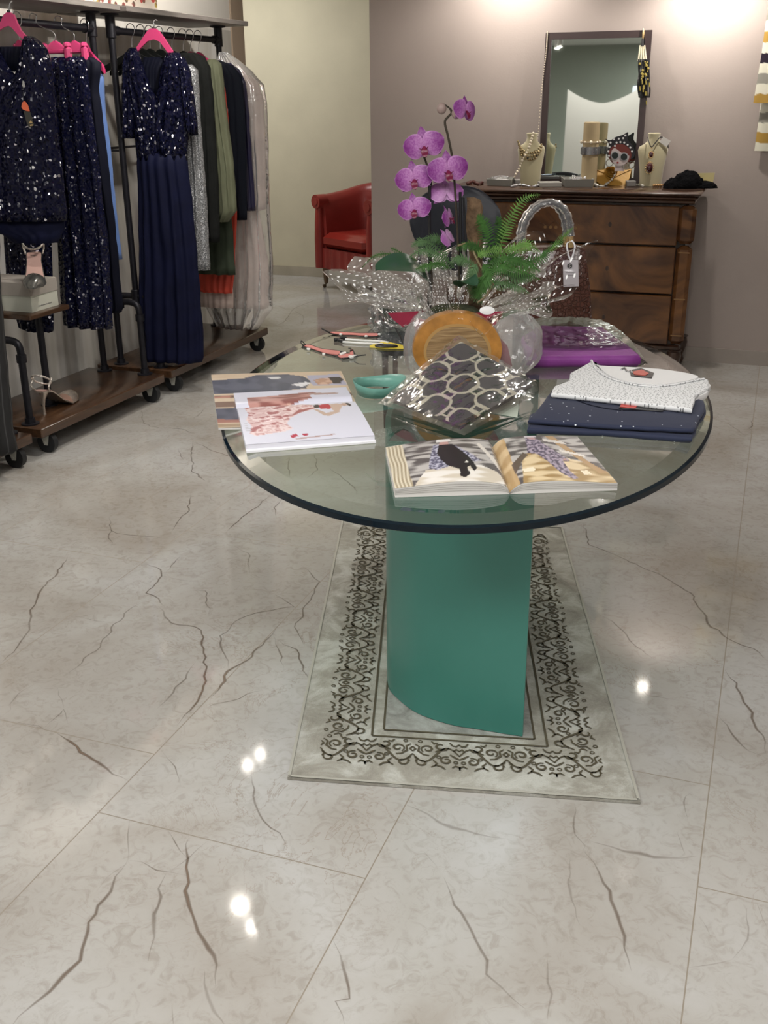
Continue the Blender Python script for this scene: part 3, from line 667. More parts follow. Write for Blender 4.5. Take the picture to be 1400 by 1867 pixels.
def drape(rows, p, ang, th, m, pleat=.006, npl=6, seed=0., M_=44, g=None, low=1.8):
    """lofted cloth; rows = photo-pixel spans (y, xl, xr[, thickness factor]) met with the hanging plane"""
    d = Vector((cos(ang), sin(ang), 0)); nrm = Vector((-d.y, d.x, 0)); p = Vector(p)
    if nrm.y > 0: nrm = -nrm
    pr_ = []
    for r_ in rows:
        y, xl, xr = r_[:3]; a = atP(xl, y, p, nrm); b_ = atP(xr, y, p, nrm)
        pr_.append(((a-p).dot(d), (b_-p).dot(d), (a.z+b_.z)/2, r_[3] if len(r_) > 3 else 1.))
    out = []
    for i in range(len(pr_)-1):
        a, b_, c_, e_ = pr_[max(0, i-1)], pr_[i], pr_[i+1], pr_[min(len(pr_)-1, i+2)]
        k = max(1, int(abs(c_[2]-b_[2])/.035))
        for j in range(k):
            t = j/k
            out.append(tuple(lerp(b_[q], c_[q], t) for q in range(4)))
    out.append(pr_[-1]); ztop, zbot = out[0][2], out[-1][2]
    rings = []
    for s0, s1, z, f_ in out:
        fz = .25+.75*min(1, (ztop-z)/max(.01, ztop-zbot)*low)
        c = (s0+s1)/2; hw = (s1-s0)/2; ring = []
        for side in (1, -1):
            for i in range(M_):
                t = -cos(pi*(i+(0 if side > 0 else 0))/(M_)) if side > 0 else cos(pi*i/M_)
                dep = th*f_*max(0, 1-t*t)**.5
                w_ = pleat*fz*((.55+.6*nz(t*2.5, z*1.2, seed))*sin(npl*pi*t+seed+.9*nz(z*1.5, seed)+2.2*nz(t*1.7, z*.7, seed+4))+.8*nz(t*npl*.7, z*3, seed+side))*max(0, 1-t**8)
                ds = .004*nz(z*11, seed, side)+.0035*nz(t*9, z*14, seed)
                q = p+d*(c+hw*t+ds)+nrm*(side*dep+w_); ring.append(Vector((q.x, q.y, z+.004*nz(t*4, seed)*fz)))
        rings.append(ring)
    g = g or G(); g.loft(rings); return g
def garment(name, label, cat, rows, p, ang, th, m, group=None, **k):
    o = drape(rows, p, ang, th, m, **k).build(name, M[m] if isinstance(m, str) else m, auto=180)
    return tag(o, label, cat, group)

# --- rack 2, garments hung across the rail
HZ = ZR+.017
for y, lb in ((4.99, 'pink hanger hook nearest the grey glitter garment'), (5.08, 'hanger holding the black cardigan'), (5.16, 'hanger holding the olive knit jacket'),
              (5.26, 'hanger holding the dark olive dress'), (5.38, 'hanger between the olive jacket and the dark blazer'), (5.50, 'hanger holding the dark blazer'),
              (5.58, 'hanger holding the violet satin garment'), (5.67, 'hanger inside the clear garment cover')):
    hanger(XM, y, HZ, 0, lb, 'black_cloth' if y < 5.55 else 'dark_pink', .40, group='hangers on the far rack')
GG = 'garments hung across the far rack'
garment('beige_outfit', 'beige-pink jacket and long lace skirt under clear plastic, last on the far rack', 'clothing',
        [(118, 405, 428, .3), (128, 398, 448, .5), (150, 395, 470), (180, 392, 480), (260, 392, 484), (380, 392, 484, 1.2), (384, 392, 472), (470, 390, 488), (560, 388, 492, 1.2)], (XM, 5.69, 1.5), 0, .045, 'beige_cloth', GG, pleat=.014, npl=5, seed=3)
garment('garment_cover', 'crumpled clear plastic cover over the beige-pink outfit', 'garment cover',
        [(95, 400, 412, .3), (108, 398, 432, .6), (130, 394, 458), (155, 390, 480, 1.2), (190, 388, 486, 1.3), (380, 388, 490, 1.4), (480, 384, 496, 1.5), (560, 376, 495, 1.5), (597, 398, 470, 1.0)], (XM, 5.69, 1.5), 0, .07, 'plastic', pleat=.022, npl=7, seed=9)
garment('violet_garment', 'dark violet satin garment between the blazer and the plastic-covered outfit', 'clothing',
        [(115, 400, 420, .4), (128, 398, 436), (150, 396, 448), (200, 396, 453), (300, 398, 460), (383, 400, 466)], (XM, 5.59, 1.5), 0, .035, 'purple_satin', GG, pleat=.01, npl=7, seed=5)
garment('blazer', 'near-black navy blazer behind the olive jacket', 'clothing',
        [(110, 388, 402, .4), (120, 380, 425), (140, 375, 441), (200, 378, 446), (300, 385, 449), (400, 390, 450)], (XM, 5.50, 1.5), 0, .035, 'blazer', GG, pleat=.006, seed=7)
garment('red_dress', 'red dress showing only its hem below the dark olive dress', 'clothing',
        [(130, 375, 395, .4), (160, 365, 410), (300, 362, 425), (385, 362, 432), (500, 360, 427), (528, 360, 424), (533, 366, 424)], (XM, 5.40, 1.5), 0, .03, 'red_cloth', GG, pleat=.008, seed=2)
garment('beige_dress', 'beige dress whose hem hangs lowest below the red dress', 'clothing',
        [(140, 370, 390, .4), (200, 360, 415), (500, 362, 424), (560, 366, 425)], (XM, 5.46, 1.5), 0, .03, 'beige_cloth', GG, pleat=.006, seed=12)
garment('dark_olive_dress', 'dark olive dress longer than the olive jacket over it', 'clothing',
        [(120, 360, 385, .4), (150, 355, 400), (300, 352, 415), (420, 352, 424), (499, 350, 429)], (XM, 5.29, 1.5), 0, .035, 'olive_dark', GG, pleat=.010, npl=4, seed=4)
garment('olive_jacket', 'olive green knit jacket with a tied collar on the far rack', 'clothing',
        [(108, 380, 392, .4), (116, 372, 402), (135, 376, 405), (200, 382, 412), (300, 392, 425), (384, 394, 431), (404, 394, 416, .8)], (XM, 5.20, 1.5), 0, .04, 'olive', GG, pleat=.009, npl=4, seed=1)
garment('black_cardigan', 'black cardigan between the grey glitter garment and the olive jacket', 'clothing',
        [(96, 330, 355, .4), (104, 312, 372), (125, 330, 384), (200, 335, 390), (330, 340, 398), (440, 345, 400)], (XM, 5.09, 1.5), 0, .04, 'black_cloth', GG, pleat=.007, seed=8)
garment('grey_glitter_garment', 'silver-grey glittery garment peeking out right of the navy gown', 'clothing',
        [(118, 330, 350, .4), (128, 322, 360), (160, 320, 363), (240, 318, 367), (360, 320, 377), (491, 318, 383)], (XM, 4.98, 1.5), 0, .035, 'grey_glitter', GG, pleat=.010, npl=5, seed=6)

# --- long navy gown hanging from the shelf edge of rack 2, turned to the room
GA = radians(10); gp = Vector((-3.0, 4.84, 1.0))
hp = atD(281, 46, (-3.0, 4.95, 1.9))
gown = thing('evening_gown', 'long navy evening gown with sequinned V-neck bodice hanging in front of the far rack', 'dress', (gp.x, gp.y, .2))
def dp(rows, th, mat_, nm, parent, p=gp, ang=GA, **k):
    g = None; out = G()
    for r_ in rows: drape(r_, p, ang, th, None, g=out, **k)
    return out.build(nm, M[mat_] if isinstance(mat_, str) else mat_, parent, auto=180)
dp([[(276, 256, 336, .5), (284, 250, 340, .8), (296, 249, 341), (330, 252, 345), (420, 253, 356), (520, 254, 364), (600, 256, 370), (650, 259, 371), (658, 262, 368)]], .055, 'navy', 'skirt', gown, pleat=.020, npl=6, seed=1.5, low=2.5)
dp([[(88, 238, 250, .5), (100, 230, 254), (130, 230, 263), (160, 232, 275), (178, 234, 286), (200, 238, 292), (240, 245, 300), (292, 250, 300)],
    [(96, 304, 326, .5), (108, 299, 332), (130, 294, 340), (160, 288, 344), (178, 283, 346), (210, 276, 346), (240, 274, 344), (292, 280, 341)]], .04, 'navy_sequin', 'bodice', gown, pleat=.008, npl=5, seed=3.2)
dp([[(96, 228, 240, .5), (120, 224, 242), (180, 223, 246), (252, 222, 247)]], .04, 'navy_sequin', 'sleeve', gown, pleat=.007, npl=3, seed=5)
dp([[(104, 322, 336, .5), (130, 326, 347), (180, 332, 354), (225, 338, 359), (246, 341, 361)]], .04, 'navy_sequin', 'sleeve', gown, pleat=.007, npl=3, seed=5)
dp([[(104, 262, 312, .4), (125, 258, 300), (175, 258, 300)]], .012, 'navy_dark', 'back_panel', gown, p=gp+Vector((0, .03, 0)), pleat=.002)
dp([[(238, 290, 298), (280, 292, 300)]], .012, 'navy_sequin_b', 'wrap_sash', gown, p=gp+Vector((.02, -.035, 0)), pleat=.002)
def pink_front(hook_px, rows_px, p, ang, label, hook_top):
    t = thing('clothes_hanger', label, 'clothes hanger', tuple(atD(*hook_px, p)), 'pink hangers turned to the room')
    d = Vector((cos(ang), sin(ang), 0)); nrm = Vector((d.y, -d.x, 0)); p = Vector(p)
    P = [atP(x, y, p, nrm) for x, y in rows_px]
    G().loft([[q-nrm*.008 for q in P], [q+nrm*.008 for q in P]]).build('shoulder', M['pink'], t)
    H_ = [atP(x, y, p, nrm) for x, y in hook_top]
    G().tube(smooth_line(H_, 5), .0026, 8).build('hook', M['steel'], t)
    b_ = H_[-1]; G().ball(b_+Vector((0, 0, .002)), .007, 10).build('collar', M['black'], t)
pink_front((281, 60), [(247, 91), (252, 83), (263, 66), (269, 57), (274, 52), (284, 52), (291, 57), (300, 70), (316, 94), (313, 100), (306, 95), (292, 76), (281, 72), (270, 75), (257, 88), (250, 96)], gp, GA,
           'bright pink hanger holding the long navy gown', [(287, 38), (284, 36), (280, 40), (281, 45), (280, 52)])

# --- rack 1
SA = radians(14); sp = Vector((-2.98, 3.83, 1.1))
ST = thing('sequinned_blouse', 'navy sequinned top on a pink hanger at the left edge, turned to the room', 'blouse', (sp.x, sp.y, .9))
dp([[(66, 46, 60, .4), (76, 42, 74, .8), (90, 39, 86), (110, 35, 92), (125, 31, 95), (137, 26, 97), (160, 0, 99), (250, -60, 106), (330, -60, 116), (385, -60, 122), (402, -58, 121)],
    [(78, -40, -6), (95, -52, 0), (120, -58, 14), (137, -60, 28), (160, -60, 30), (300, -60, 30), (400, -60, 40)]], .05, 'navy_sequin', 'body', ST, p=sp, ang=SA, pleat=.010, npl=5, seed=2)
dp([[(85, 0, 44, .4), (130, 0, 40)]], .01, 'navy_dark', 'back_neck', ST, p=sp+Vector((0, .04, 0)), ang=SA, pleat=.002)
dp([[(390, -50, 118), (418, -40, 118), (428, 5, 112), (442, 22, 106)]], .035, 'navy', 'lining', ST, p=sp+Vector((0, .02, 0)), ang=SA, pleat=.004)
nS = Vector((sin(SA), -cos(SA), 0))
def onS(x, y, o=.058): return atP(x, y, sp+nS*o, nS)
g = G(); g.poly([onS(41, 152), onS(41, 147), onS(44, 148), onS(46, 158), onS(43, 160), onS(40, 156)], nS, .002).build('gem', M['steel'], ST, label='oval clear gem below the neckline')
g = G(); g.tube(smooth_line([onS(43, 166, .055), onS(42, 176), onS(43, 186)], 4), .0008, 5)
tg = thing('swing_tag', 'small orange and black swing tag on the sequinned top at the left', 'tag', tuple(onS(47, 205)))
g.build('cord', M['black'], tg)
G().poly([onS(40, 188), onS(43, 184), onS(47, 186), onS(51, 192), onS(54, 203), onS(47, 202), onS(41, 199), onS(39, 195)], nS, .002).build('orange_card', mat('orange_card', (.60, .12, .05), .5), tg)
G().poly([onS(43, 202, .0565), onS(55, 204, .0565), onS(62, 229, .0565), onS(53, 232, .0565), onS(48, 222, .0565)], nS, .002).build('black_card', mat('black_card', (.03, .028, .022), .5), tg)
G().poly([onS(52, 225, .0595), onS(56, 219, .0595), onS(60, 225, .0595)], nS, .0006).poly([onS(54, 227.5, .0595), onS(60, 226.5, .0595), onS(60, 229, .0595), onS(55, 230, .0595)], nS, .0006).build('crest', M['gold'], tg, label='tiny gold crest')
pink_front((16, 40), [(-34, 64), (-26, 60), (-8, 50), (2, 40), (8, 27), (13, 23), (20, 23), (26, 27), (31, 40), (40, 57), (51, 69), (46, 74), (36, 66), (24, 52), (17, 47), (8, 50), (-6, 60), (-30, 72)], sp, SA,
           'bright pink hanger at the left edge holding the sequinned top', [(22, 2), (18, 6), (17, 12), (16, 22)])
hanger(XM, 4.11, HZ, 0, 'deep pink hanger behind the sequinned top', 'dark_pink', .26)
cx1 = atD(103, 60, (XM, 4.3, 1.8))
def cliphanger(px, y, py, Y, label, x0, x1, yy0):
    t = thing('clip_hanger', label, 'clothes hanger', (XM, Y, 1.6), 'pink clip hangers')
    a, b_ = atY(x0, yy0, Y), atY(x1, yy0+1, Y); a.z = b_.z = (a.z+b_.z)/2; c = a.lerp(b_, .5)
    G().box(c, ((b_-a).length, .014, .020), 0, .005).lathe([(.06, .0), (.05, .015), (.03, .032), (.010, .042), (.005, .044)], Vector((atY(px, yy0, Y).x, Y, c.z)), 14, sy=.12).build('bar', M['pink'], t)
    q = atY(px, yy0, Y)
    G().tube(smooth_line([(XM-.022, Y, HZ-.01), (XM-.016, Y, HZ+.016), (XM, Y, HZ+.022), (XM+.02, Y, HZ+.012), (XM+.018, Y, HZ-.02), (q.x, Y, c.z+.075), (q.x, Y, c.z+.04)], 4), .0022, 8).build('hook', M['steel'], t)
    for s_ in (.04, .93):
        p_ = a.lerp(b_, s_); G().box(p_+Vector((0, 0, -.018)), (.030, .034, .075), 0, .009).box(p_+Vector((0, 0, .026)), (.018, .042, .022), 0, .006).build('clip', M['pink'], t)
cliphanger(102, 0, 0, 4.22, 'pink clip hanger whose right clip grips the sequinned skirt', 28, 131, 94)
cliphanger(137, 0, 0, 4.40, 'pink clip hanger nearest the upright, gripping the plain navy skirt', 78, 160, 93)
G1 = 'garments hung across the near rack'
garment('light_blue_garment', 'light blue satin garment, last on the near rack by the upright', 'clothing',
        [(128, 165, 178, .4), (140, 160, 187), (200, 162, 191), (280, 165, 201), (380, 170, 211), (472, 178, 222)], (XM, 4.60, 1.3), 0, .035, 'blue', G1, pleat=.012, npl=5, seed=1)
hanger(XM, 4.60, HZ, 0, 'deep pink hanger of the light blue satin garment', 'dark_pink', .17)
garment('plain_navy_skirt', 'long plain dark navy skirt between the sequinned skirt and the light blue garment', 'skirt',
        [(104, 140, 168, .5), (115, 138, 183), (160, 140, 178), (300, 150, 196), (420, 160, 210), (560, 168, 223), (568, 172, 220)], (XM, 4.42, 1.3), 0, .045, 'navy_dark', G1, pleat=.012, npl=4, seed=4)
garment('sequin_skirt', 'long navy sequinned skirt hanging from a pink clip hanger', 'skirt',
        [(104, 90, 152, .6), (112, 89, 156), (200, 92, 166), (320, 98, 182), (430, 106, 194), (540, 112, 203), (596, 118, 204)], (XM, 4.24, 1.3), 0, .055, 'navy_sequin_b', G1, pleat=.022, npl=4, seed=2.3, low=2.2)
garment('dark_navy_dress', 'dark navy sequinned dress whose hem shows behind the small side shelf', 'dress',
        [(200, 10, 60, .5), (380, 5, 90), (520, 14, 96), (598, 35, 97), (603, 50, 95)], (XM-.02, 4.10, 1.), 0, .04, 'navy_sequin_b', G1, pleat=.012, npl=4, seed=8)
# pinstripe garment on the cut-off rack
PS = attr_mat('pinstripe', .75)
g = drape([(380, -60, -2, .5), (500, -60, -4), (600, -60, 4), (700, -60, 13), (780, -60, 22), (816, -60, 28), (822, -60, 22)], (XM+.1, 3.36, .9), 0, .05, None, pleat=.012, npl=4, seed=6, M_=80)
for i, p in enumerate(g.v): g.col[i] = (.055, .055, .058) if (i % 16) == 3 else (.010, .010, .011)
tag(g.build('pinstripe_garment', PS, auto=180), 'black pinstriped garment cut off at the left edge beside the side shelf', 'clothing', None)

# floral box on top of the near rack
FB = mat('floral_paper', (.7, .62, .55), .6); N, L, b = nt(FB); tc = N.new('ShaderNodeTexCoord')
v1 = N.new('ShaderNodeTexVoronoi'); v1.inputs['Scale'].default_value = 26; L.new(tc.outputs['Object'], v1.inputs['Vector'])
v2 = N.new('ShaderNodeTexVoronoi'); v2.inputs['Scale'].default_value = 11; L.new(tc.outputs['Object'], v2.inputs['Vector'])
m1 = N.new('ShaderNodeMix'); m1.data_type = 'RGBA'; L.new(math_n(N, L, 'LESS_THAN', v1.outputs['Distance'], .36), m1.inputs[0])
m1.inputs[6].default_value = (.70, .62, .54, 1); L.new(ramp(noise_n(30, 2).outputs['Fac'], [(.4, (.30, .06, .05)), (.5, (.12, .08, .07)), (.6, (.4, .3, .06))]), m1.inputs[7])
m2 = N.new('ShaderNodeMix'); m2.data_type = 'RGBA'; L.new(math_n(N, L, 'LESS_THAN', v2.outputs['Distance'], .30), m2.inputs[0]); L.new(m1.outputs[2], m2.inputs[6])
m2.inputs[7].default_value = (.50, .07, .06, 1); L.new(m2.outputs[2], b.inputs['Base Color'])
a, b2 = atX(160, 0, -3.06), atX(288, 18, -3.06)
G().box((-3.19, (4.42+b2.y)/2, 1.906+.13), (.26, b2.y-4.42, .26), bev=.004)
t = thing('floral_box', 'box covered in red and cream floral paper on top of the racks', 'box', (-3.19, (4.42+b2.y)/2, 1.907))
G().box((-3.19, (4.42+b2.y)/2, 1.907+.08), (.26, b2.y-4.42, .16), bev=.003).build('body', FB, t)
G().box((-3.19, (4.42+b2.y)/2, 1.907+.185), (.268, b2.y-4.412, .05), bev=.003).build('lid', FB, t)

# ------------------------------------------------------------------ shoe box and heels
c1, c2 = at(58, 577, .597), at(105, 560, .597)
bx = atX(59, 580, -2.985)
t = thing('shoe_box', 'pale cardboard shoe box with taupe lid on the small side shelf', 'box', (-3.13, 3.86, .6215))
zb = .6215
q0, q1, q2 = at(59, 570, zb), at(107, 556, zb), at(-30, 570, zb)
ux = Vector((q1.x-q0.x, q1.y-q0.y, 0)); lx = .30
uy = Vector((-ux.y, ux.x, 0)).normalized(); ln = ux.length; 
def shoebox(z0, z1, gr, mm, nm):
    a = q0-ux.normalized()*gr+uy*(-gr); P = [a, a+ux.normalized()*(ln+2*gr), a+ux.normalized()*(ln+2*gr)+uy*(lx+2*gr), a+uy*(lx+2*gr)]
    P = [Vector((p.x, p.y, z0)) for p in P]
    return G().loft([P, [Vector((p.x, p.y, z1)) for p in P]]).build(nm, mm, t, smooth=False)
ux_, = (ux.normalized(),)
hb = atP(59, 541, q0, VIEWN).z-zb; ht = atP(59, 517, q0, VIEWN).z-zb
BO = shoebox(zb, zb+hb+.01, 0, mat('box_cream', (.52, .53, .46), .7), 'body')
shoebox(zb+hb, zb+ht, .003, mat('box_taupe', (.33, .30, .27), .7), 'lid')
nn_ = Vector((ux.y, -ux.x, 0)).normalized()
g = G()
for k in range(16):
    a = q0+ux*(.25+.5*k/16)+nn_*.0006; g.poly([a+Vector((0, 0, .018)), a+ux*.022+Vector((0, 0, .018)), a+ux*.022+Vector((0, 0, .018+.004+.003*(k % 3 == 0))), a+Vector((0, 0, .022))], nn_, .0002)
g.build('lettering', mat('grey_ink', (.15, .15, .15), .6), BO)
SM = mat('metallic_shoe', (.58, .50, .43), .25, .75); SG = sequin('glitter_strap', (.45, .40, .35), (.8, .75, .7), 500, .3, .8, .5)
IN = mat('pink_insole', (.50, .32, .28), .5); SGM = mat('grey_metallic_shoe', (.20, .20, .19), .22, .7)
def heel(o, ang, up_m, label, sc=1.):
    """o = point under the toe box; ang = direction from toe to heel"""
    t = thing('high_heeled_shoe', label, 'shoe', tuple(o), 'metallic high-heeled shoes')
    d = Vector((cos(ang), sin(ang), 0)); n_ = Vector((-d.y, d.x, 0)); o = Vector(o)
    st = [(-.10, .001, .004, .004), (-.085, .001, .016, .022), (-.06, .001, .030, .034), (-.03, .001, .037, .040), (0, .002, .038, .034)]
    def P(a, b_, z): return o+(d*a+n_*b_)*sc+Vector((0, 0, z*sc))
    rings = []
    for a, z0, w_, h_ in st: rings.append([P(a, cos(2*pi*k/16)*w_, z0+max(0, sin(2*pi*k/16))*h_+(.003 if sin(2*pi*k/16) >= 0 else 0)) for k in range(16)])
    G().loft(rings).build('toe_box', up_m, t)
    sole = [(-.10, .001, .004), (-.06, .001, .030), (0, .002, .037), (.05, .028, .030), (.09, .062, .025), (.12, .078, .027), (.145, .082, .024), (.155, .082, .012)]
    g = G(); g.loft([[P(a, -w_, z), P(a, w_, z), P(a, w_, z+.005), P(a, -w_, z+.005)] for a, z, w_ in sole]); g.build('sole', up_m, t)
    g = G(); g.loft([[P(a, -w_*.9, z+.0055), P(a, w_*.9, z+.0055), P(a, w_*.9, z+.007), P(a, -w_*.9, z+.007)] for a, z, w_ in sole[2:]]); g.build('insole', IN, t)
    g = G(); g.loft([[P(.13+x+cos(2*pi*k/12)*r, sin(2*pi*k/12)*r, z) for k in range(12)] for r, z, x in ((.006, 0, .012), (.005, .006, .012), (.0045, .03, .012), (.008, .055, .008), (.020, .083, 0))]); g.build('heel', up_m, t)
    g = G(); lp = [P(.135+.028*cos(a)*.9, .034*sin(a), .125+.022*cos(a*1)) for a in [2*pi*k/24 for k in range(24)]]
    g.tube(lp+[lp[0]], .0035*sc, 6); g.build('ankle_strap', SG, t)
    g = G(); g.tube(smooth_line([P(.135, .028, .085), P(.15, .034, .105), P(.125, .034, .13)], 4), .0035*sc, 6); g.tube(smooth_line([P(.135, -.028, .085), P(.15, -.034, .105), P(.125, -.034, .13)], 4), .0035*sc, 6); g.build('heel_strap', SG, t)
zt = zb+ht
heel(at(64, 519, zt), radians(124), SGM, 'dark silver pointed high heel standing on the shoe box, toe to the front', 1.28)
hb_ = at(103, 735, ZP+.001)
heel(at(117, 736, ZP+.001), radians(-82), SM, 'champagne metallic high heel on the near rack platform, heel to the front', 1.3)

# ------------------------------------------------------------------ red armchair in the corridor
ch = thing('armchair', 'red leather tub armchair with rolled arms in the cream corridor', 'armchair', (-3.3, 8.2, 0))
RL = mat('red_leather', (.27, .034, .028), .33, spec=.5, noise_s=5, noise_a=.12, bump=.25, bump_s=14)
RS = mat('red_leather_seat', (.28, .026, .018), .25, bump=.15, bump_s=10)
WL = wood('turned_oak', (.25, .15, .07), (.10, .055, .02), (20, 20, 3), .35)
ca_ = radians(-30); cd = Vector((cos(ca_), sin(ca_), 0)); cn = Vector((-cd.y, cd.x, 0))   # cd: along the front to the right, cn: to the back
co = Vector((-3.525, 8.16, 0))
def CP(a, b_, z): return co+cd*a+cn*b_+Vector((0, 0, z))
Wd, Dp = .68, .52
# shell: U-shaped wall with rolled top
path = [(0, 0), (0, .25), (.03, .40), (.14, .50), (.34, .53), (.54, .50), (.65, .40), (.68, .25), (.68, 0)]
pth = smooth_line([(a, b_, 0) for a, b_ in path], 5); rings = []
for i, p in enumerate(pth):
    a_, c_ = pth[max(0, i-1)], pth[min(len(pth)-1, i+1)]; t_ = (c_-a_).normalized(); nn = Vector((-t_.y, t_.x, 0))   # outward
    s_ = i/(len(pth)-1); hgt = .745+.10*sin(pi*s_)**1.3
    prof = [(0.0, .17), (.012, .30), (.02, .42), (.0, .58), (-.02, hgt-.14), (.03, hgt-.11), (.055, hgt-.06), (.045, hgt-.015), (.01, hgt), (-.03, hgt-.01), (-.055, hgt-.06), (-.075, hgt-.15), (-.085, .45), (-.085, .17)]
    rings.append([CP(p.x+nn.x*o_, p.y+nn.y*o_, z) for o_, z in prof])
g = G(); g.loft(rings); g.build('shell', RL, ch, auto=60)
for a in (-.02, .655):                 # rounded arm fronts
    g = G(); g.tube([CP(a+.022, -.045, .70), CP(a+.022, .05, .70)], .056, 20); g.tube([CP(a+.022, -.052, .70), CP(a+.022, -.046, .70)], .030, 16)
    prof = [(.045, .17), (.046, .40), (.040, .55), (.034, .62), (.030, .66)]
    g.tube([CP(a+.025, -.012, z) for _, z in prof], [r_*.95 for r_, _ in prof], 14)
    g.build('arm_front', RL, ch)
g = G(); g.grid(lambda u, v: CP(.05+.58*u, -.02-.012*sin(u*pi*6)**2*1.0, lerp(.17+.008*sin(u*pi*6), .335, v)), 60, 6)
g.box(CP(.34, .12, .25), (.56, .26, .17), ca_); g.build('apron', RL, ch, label='pleated red leather apron')
g = G(); g.box(CP(.34, .19, .40), (.57, .46, .12), ca_, .035); g.build('seat_cushion', RS, ch)
for a, b_ in ((.02, .03), (.66, .03), (.10, .46), (.58, .46)):
    g = G(); g.lathe([(.013, .035), (.018, .05), (.029, .17), (.029, .175)], CP(a, b_, 0), 4 if 0 else 14); lg = g.build('leg', WL, ch)
    g = G(); g.tube([CP(a-.012-.008, b_-.01, .015), CP(a-.012+.008, b_-.01, .015)], .015, 12); g.tube([CP(a-.005, b_-.004, .02), CP(a, b_, .04)], .006, 8); g.build('caster', mat('old_brass', (.16, .12, .08), .35, .7), lg)

# ------------------------------------------------------------------ black tub chair behind the table
bc = Vector((-1.60, 5.02, 0))
bt = thing('tub_chair', 'navy-black tub chair with a rounded back behind the flower arrangement', 'chair', tuple(bc))
BL = mat('navy_black_leather', (.012, .014, .024), .38, bump=.1, bump_s=30)
bn = VIEWN
bP = [atP(x, y, bc, bn) for x, y in [(746, 400), (752, 376), (768, 356), (795, 343), (840, 338), (872, 344), (895, 362), (908, 385), (908, 430), (900, 470), (884, 500), (770, 500), (762, 450), (752, 425)]]
bP = smooth_line(bP, 4, True); cc_ = sum(bP, Vector())/len(bP); side = Vector((cos(AZ), sin(AZ), 0))
def bow(p, o): 
    u = (p-cc_).dot(side); return p+bn*(o-2.2*u*u)
cz = [cc_+(p-cc_)*.96 for p in bP]
g = G(); g.loft([[bow(p, -.02) for p in cz], [bow(p, -.012) for p in bP], [bow(p, .02) for p in bP], [bow(p, .03) for p in cz]]); g.build('backrest', BL, bt)
zs = .46; g = G(); g.box((bc.x-.02+.10, bc.y-.26, zs-.04), (.48, .46, .10), AZ, .035); g.build('seat', BL, bt)
zlo = min(p.z for p in bP)
for u_ in (-.11, .11):
    b0 = Vector((cc_.x, cc_.y, 0))+side*u_
    G().tube(smooth_line([bow(b0, .012)+Vector((0, 0, zlo+.06)), bow(b0, .014)+Vector((0, 0, zlo-.03)), b0+bn*.005+Vector((0, 0, zs-.02)), b0-bn*.08+Vector((0, 0, zs-.075))], 4), .011, 8).build('back_post', M['black'], bt)
for a, b_ in ((-.18, -.05), (.22, .05), (-.10, -.42), (.30, -.34)):
    G().tube([(bc.x+a+.04, bc.y+b_-.03, zs-.08), (bc.x+a+.04, bc.y+b_-.03, 0)], [.016, .010], 10).build('leg', M['black'], bt)

# ------------------------------------------------------------------ chest of drawers
DT = 1.012
dr = thing('chest_of_drawers', 'antique walnut chest of drawers with burr veneer against the mauve wall', 'chest of drawers', (-1.05, 6.2, 0))
WN = wood('burr_walnut', (.175, .075, .025), (.045, .017, .009), (1.5, 1.5, 1.5), .28, .4, 4.)
WT = wood('walnut_top', (.085, .04, .022), (.035, .016, .010), (1.2, 10, 10), .25, .5, 1.5)
WDk = wood('dark_walnut', (.060, .028, .016), (.022, .010, .007), (8, 8, 1.5), .3, .4)
IL = mat('marquetry_inlay', (.22, .12, .045), .3)
x0, x1, yf, yb = -1.80, -.385, 5.93, 6.44
g = G(); g.box(((x0+x1)/2, (yf+yb)/2, DT-.0105), (x1-x0, yb-yf, .021), bev=.008); g.box(((x0+x1)/2, (yf+yb)/2+.01, DT-.031), (x1-x0-.03, yb-yf-.02, .022), bev=.009); g.box(((x0+x1)/2, (yf+yb)/2+.016, DT-.052), (x1-x0-.06, yb-yf-.03, .022), bev=.006); g.build('top', WT, dr)
G().box(((x0+x1)/2, (yf+yb)/2+.03, (.17+DT-.06)/2), (x1-x0-.12, yb-yf-.06, DT-.06-.17)).build('carcass', WDk, dr, smooth=False)
zrow = [(.95-.012, .735), (.725, .475), (.465, .195)]
dx0, dx1 = x0+.115, x1-.105
for k, (zt_, zb_) in enumerate(zrow):
    g = G()
    if k == 0: g.box(((dx0+dx1)/2, yf+.030, (zt_+zb_)/2), (dx1-dx0, .03, zt_-zb_), bev=.004)
    else: g.box(((dx0+dx1)/2, yf+.034, (zt_+zb_)/2), (dx1-dx0, .03, zt_-zb_), bev=.004)
    d_ = g.build('drawer', WN, dr)
    if k == 0:
        for cx_ in (-1.12, -1.45):
            g = G()
            for s_ in (-1, 1):
                pts = [Vector((cx_+s_*(.01+.015*i+.0*i), yf+.0142, .83+.022*sin(i*1.1)*(1-i/9))) for i in range(8)]
                g.tube(pts, [.004*(1-i/9) for i in range(8)], 6, flat=.2); 
                for i in (1, 3, 5): g.lathe([(.009, -.001), (.009, .001)], (cx_+s_*(.01+.015*i), yf+.0142, .83-.018), 8, M=Matrix.Rotation(pi/2, 3, 'X'))
            g.build('inlay', IL, d_)
    for xx in (lerp(dx0, dx1, .3), lerp(dx0, dx1, .7)):
        g = G(); g.lathe([(.009, -.0008), (.009, .0008)], (xx, yf+.0185 if k else yf+.0145, (zt_+zb_)/2), 12, sy=1.5, M=Matrix.Rotation(pi/2, 3, 'X')); g.build('keyhole', WDk, d_)
for xx in (x0+.065, x1-.06):
    g = G(); g.box((xx, yf+.045, (.20+.735)/2), (.082, .05, .735-.20), bev=.02); g.box((xx, yf+.04, (.74+.95)/2), (.09, .055, .20), bev=.02); g.build('corner_column', WN, dr)
    g = G()
    for z in (.25, .45, .70): g.box((xx, yf+.0185, z), (.06, .003, .006))
    g.build('column_inlay', IL, dr)
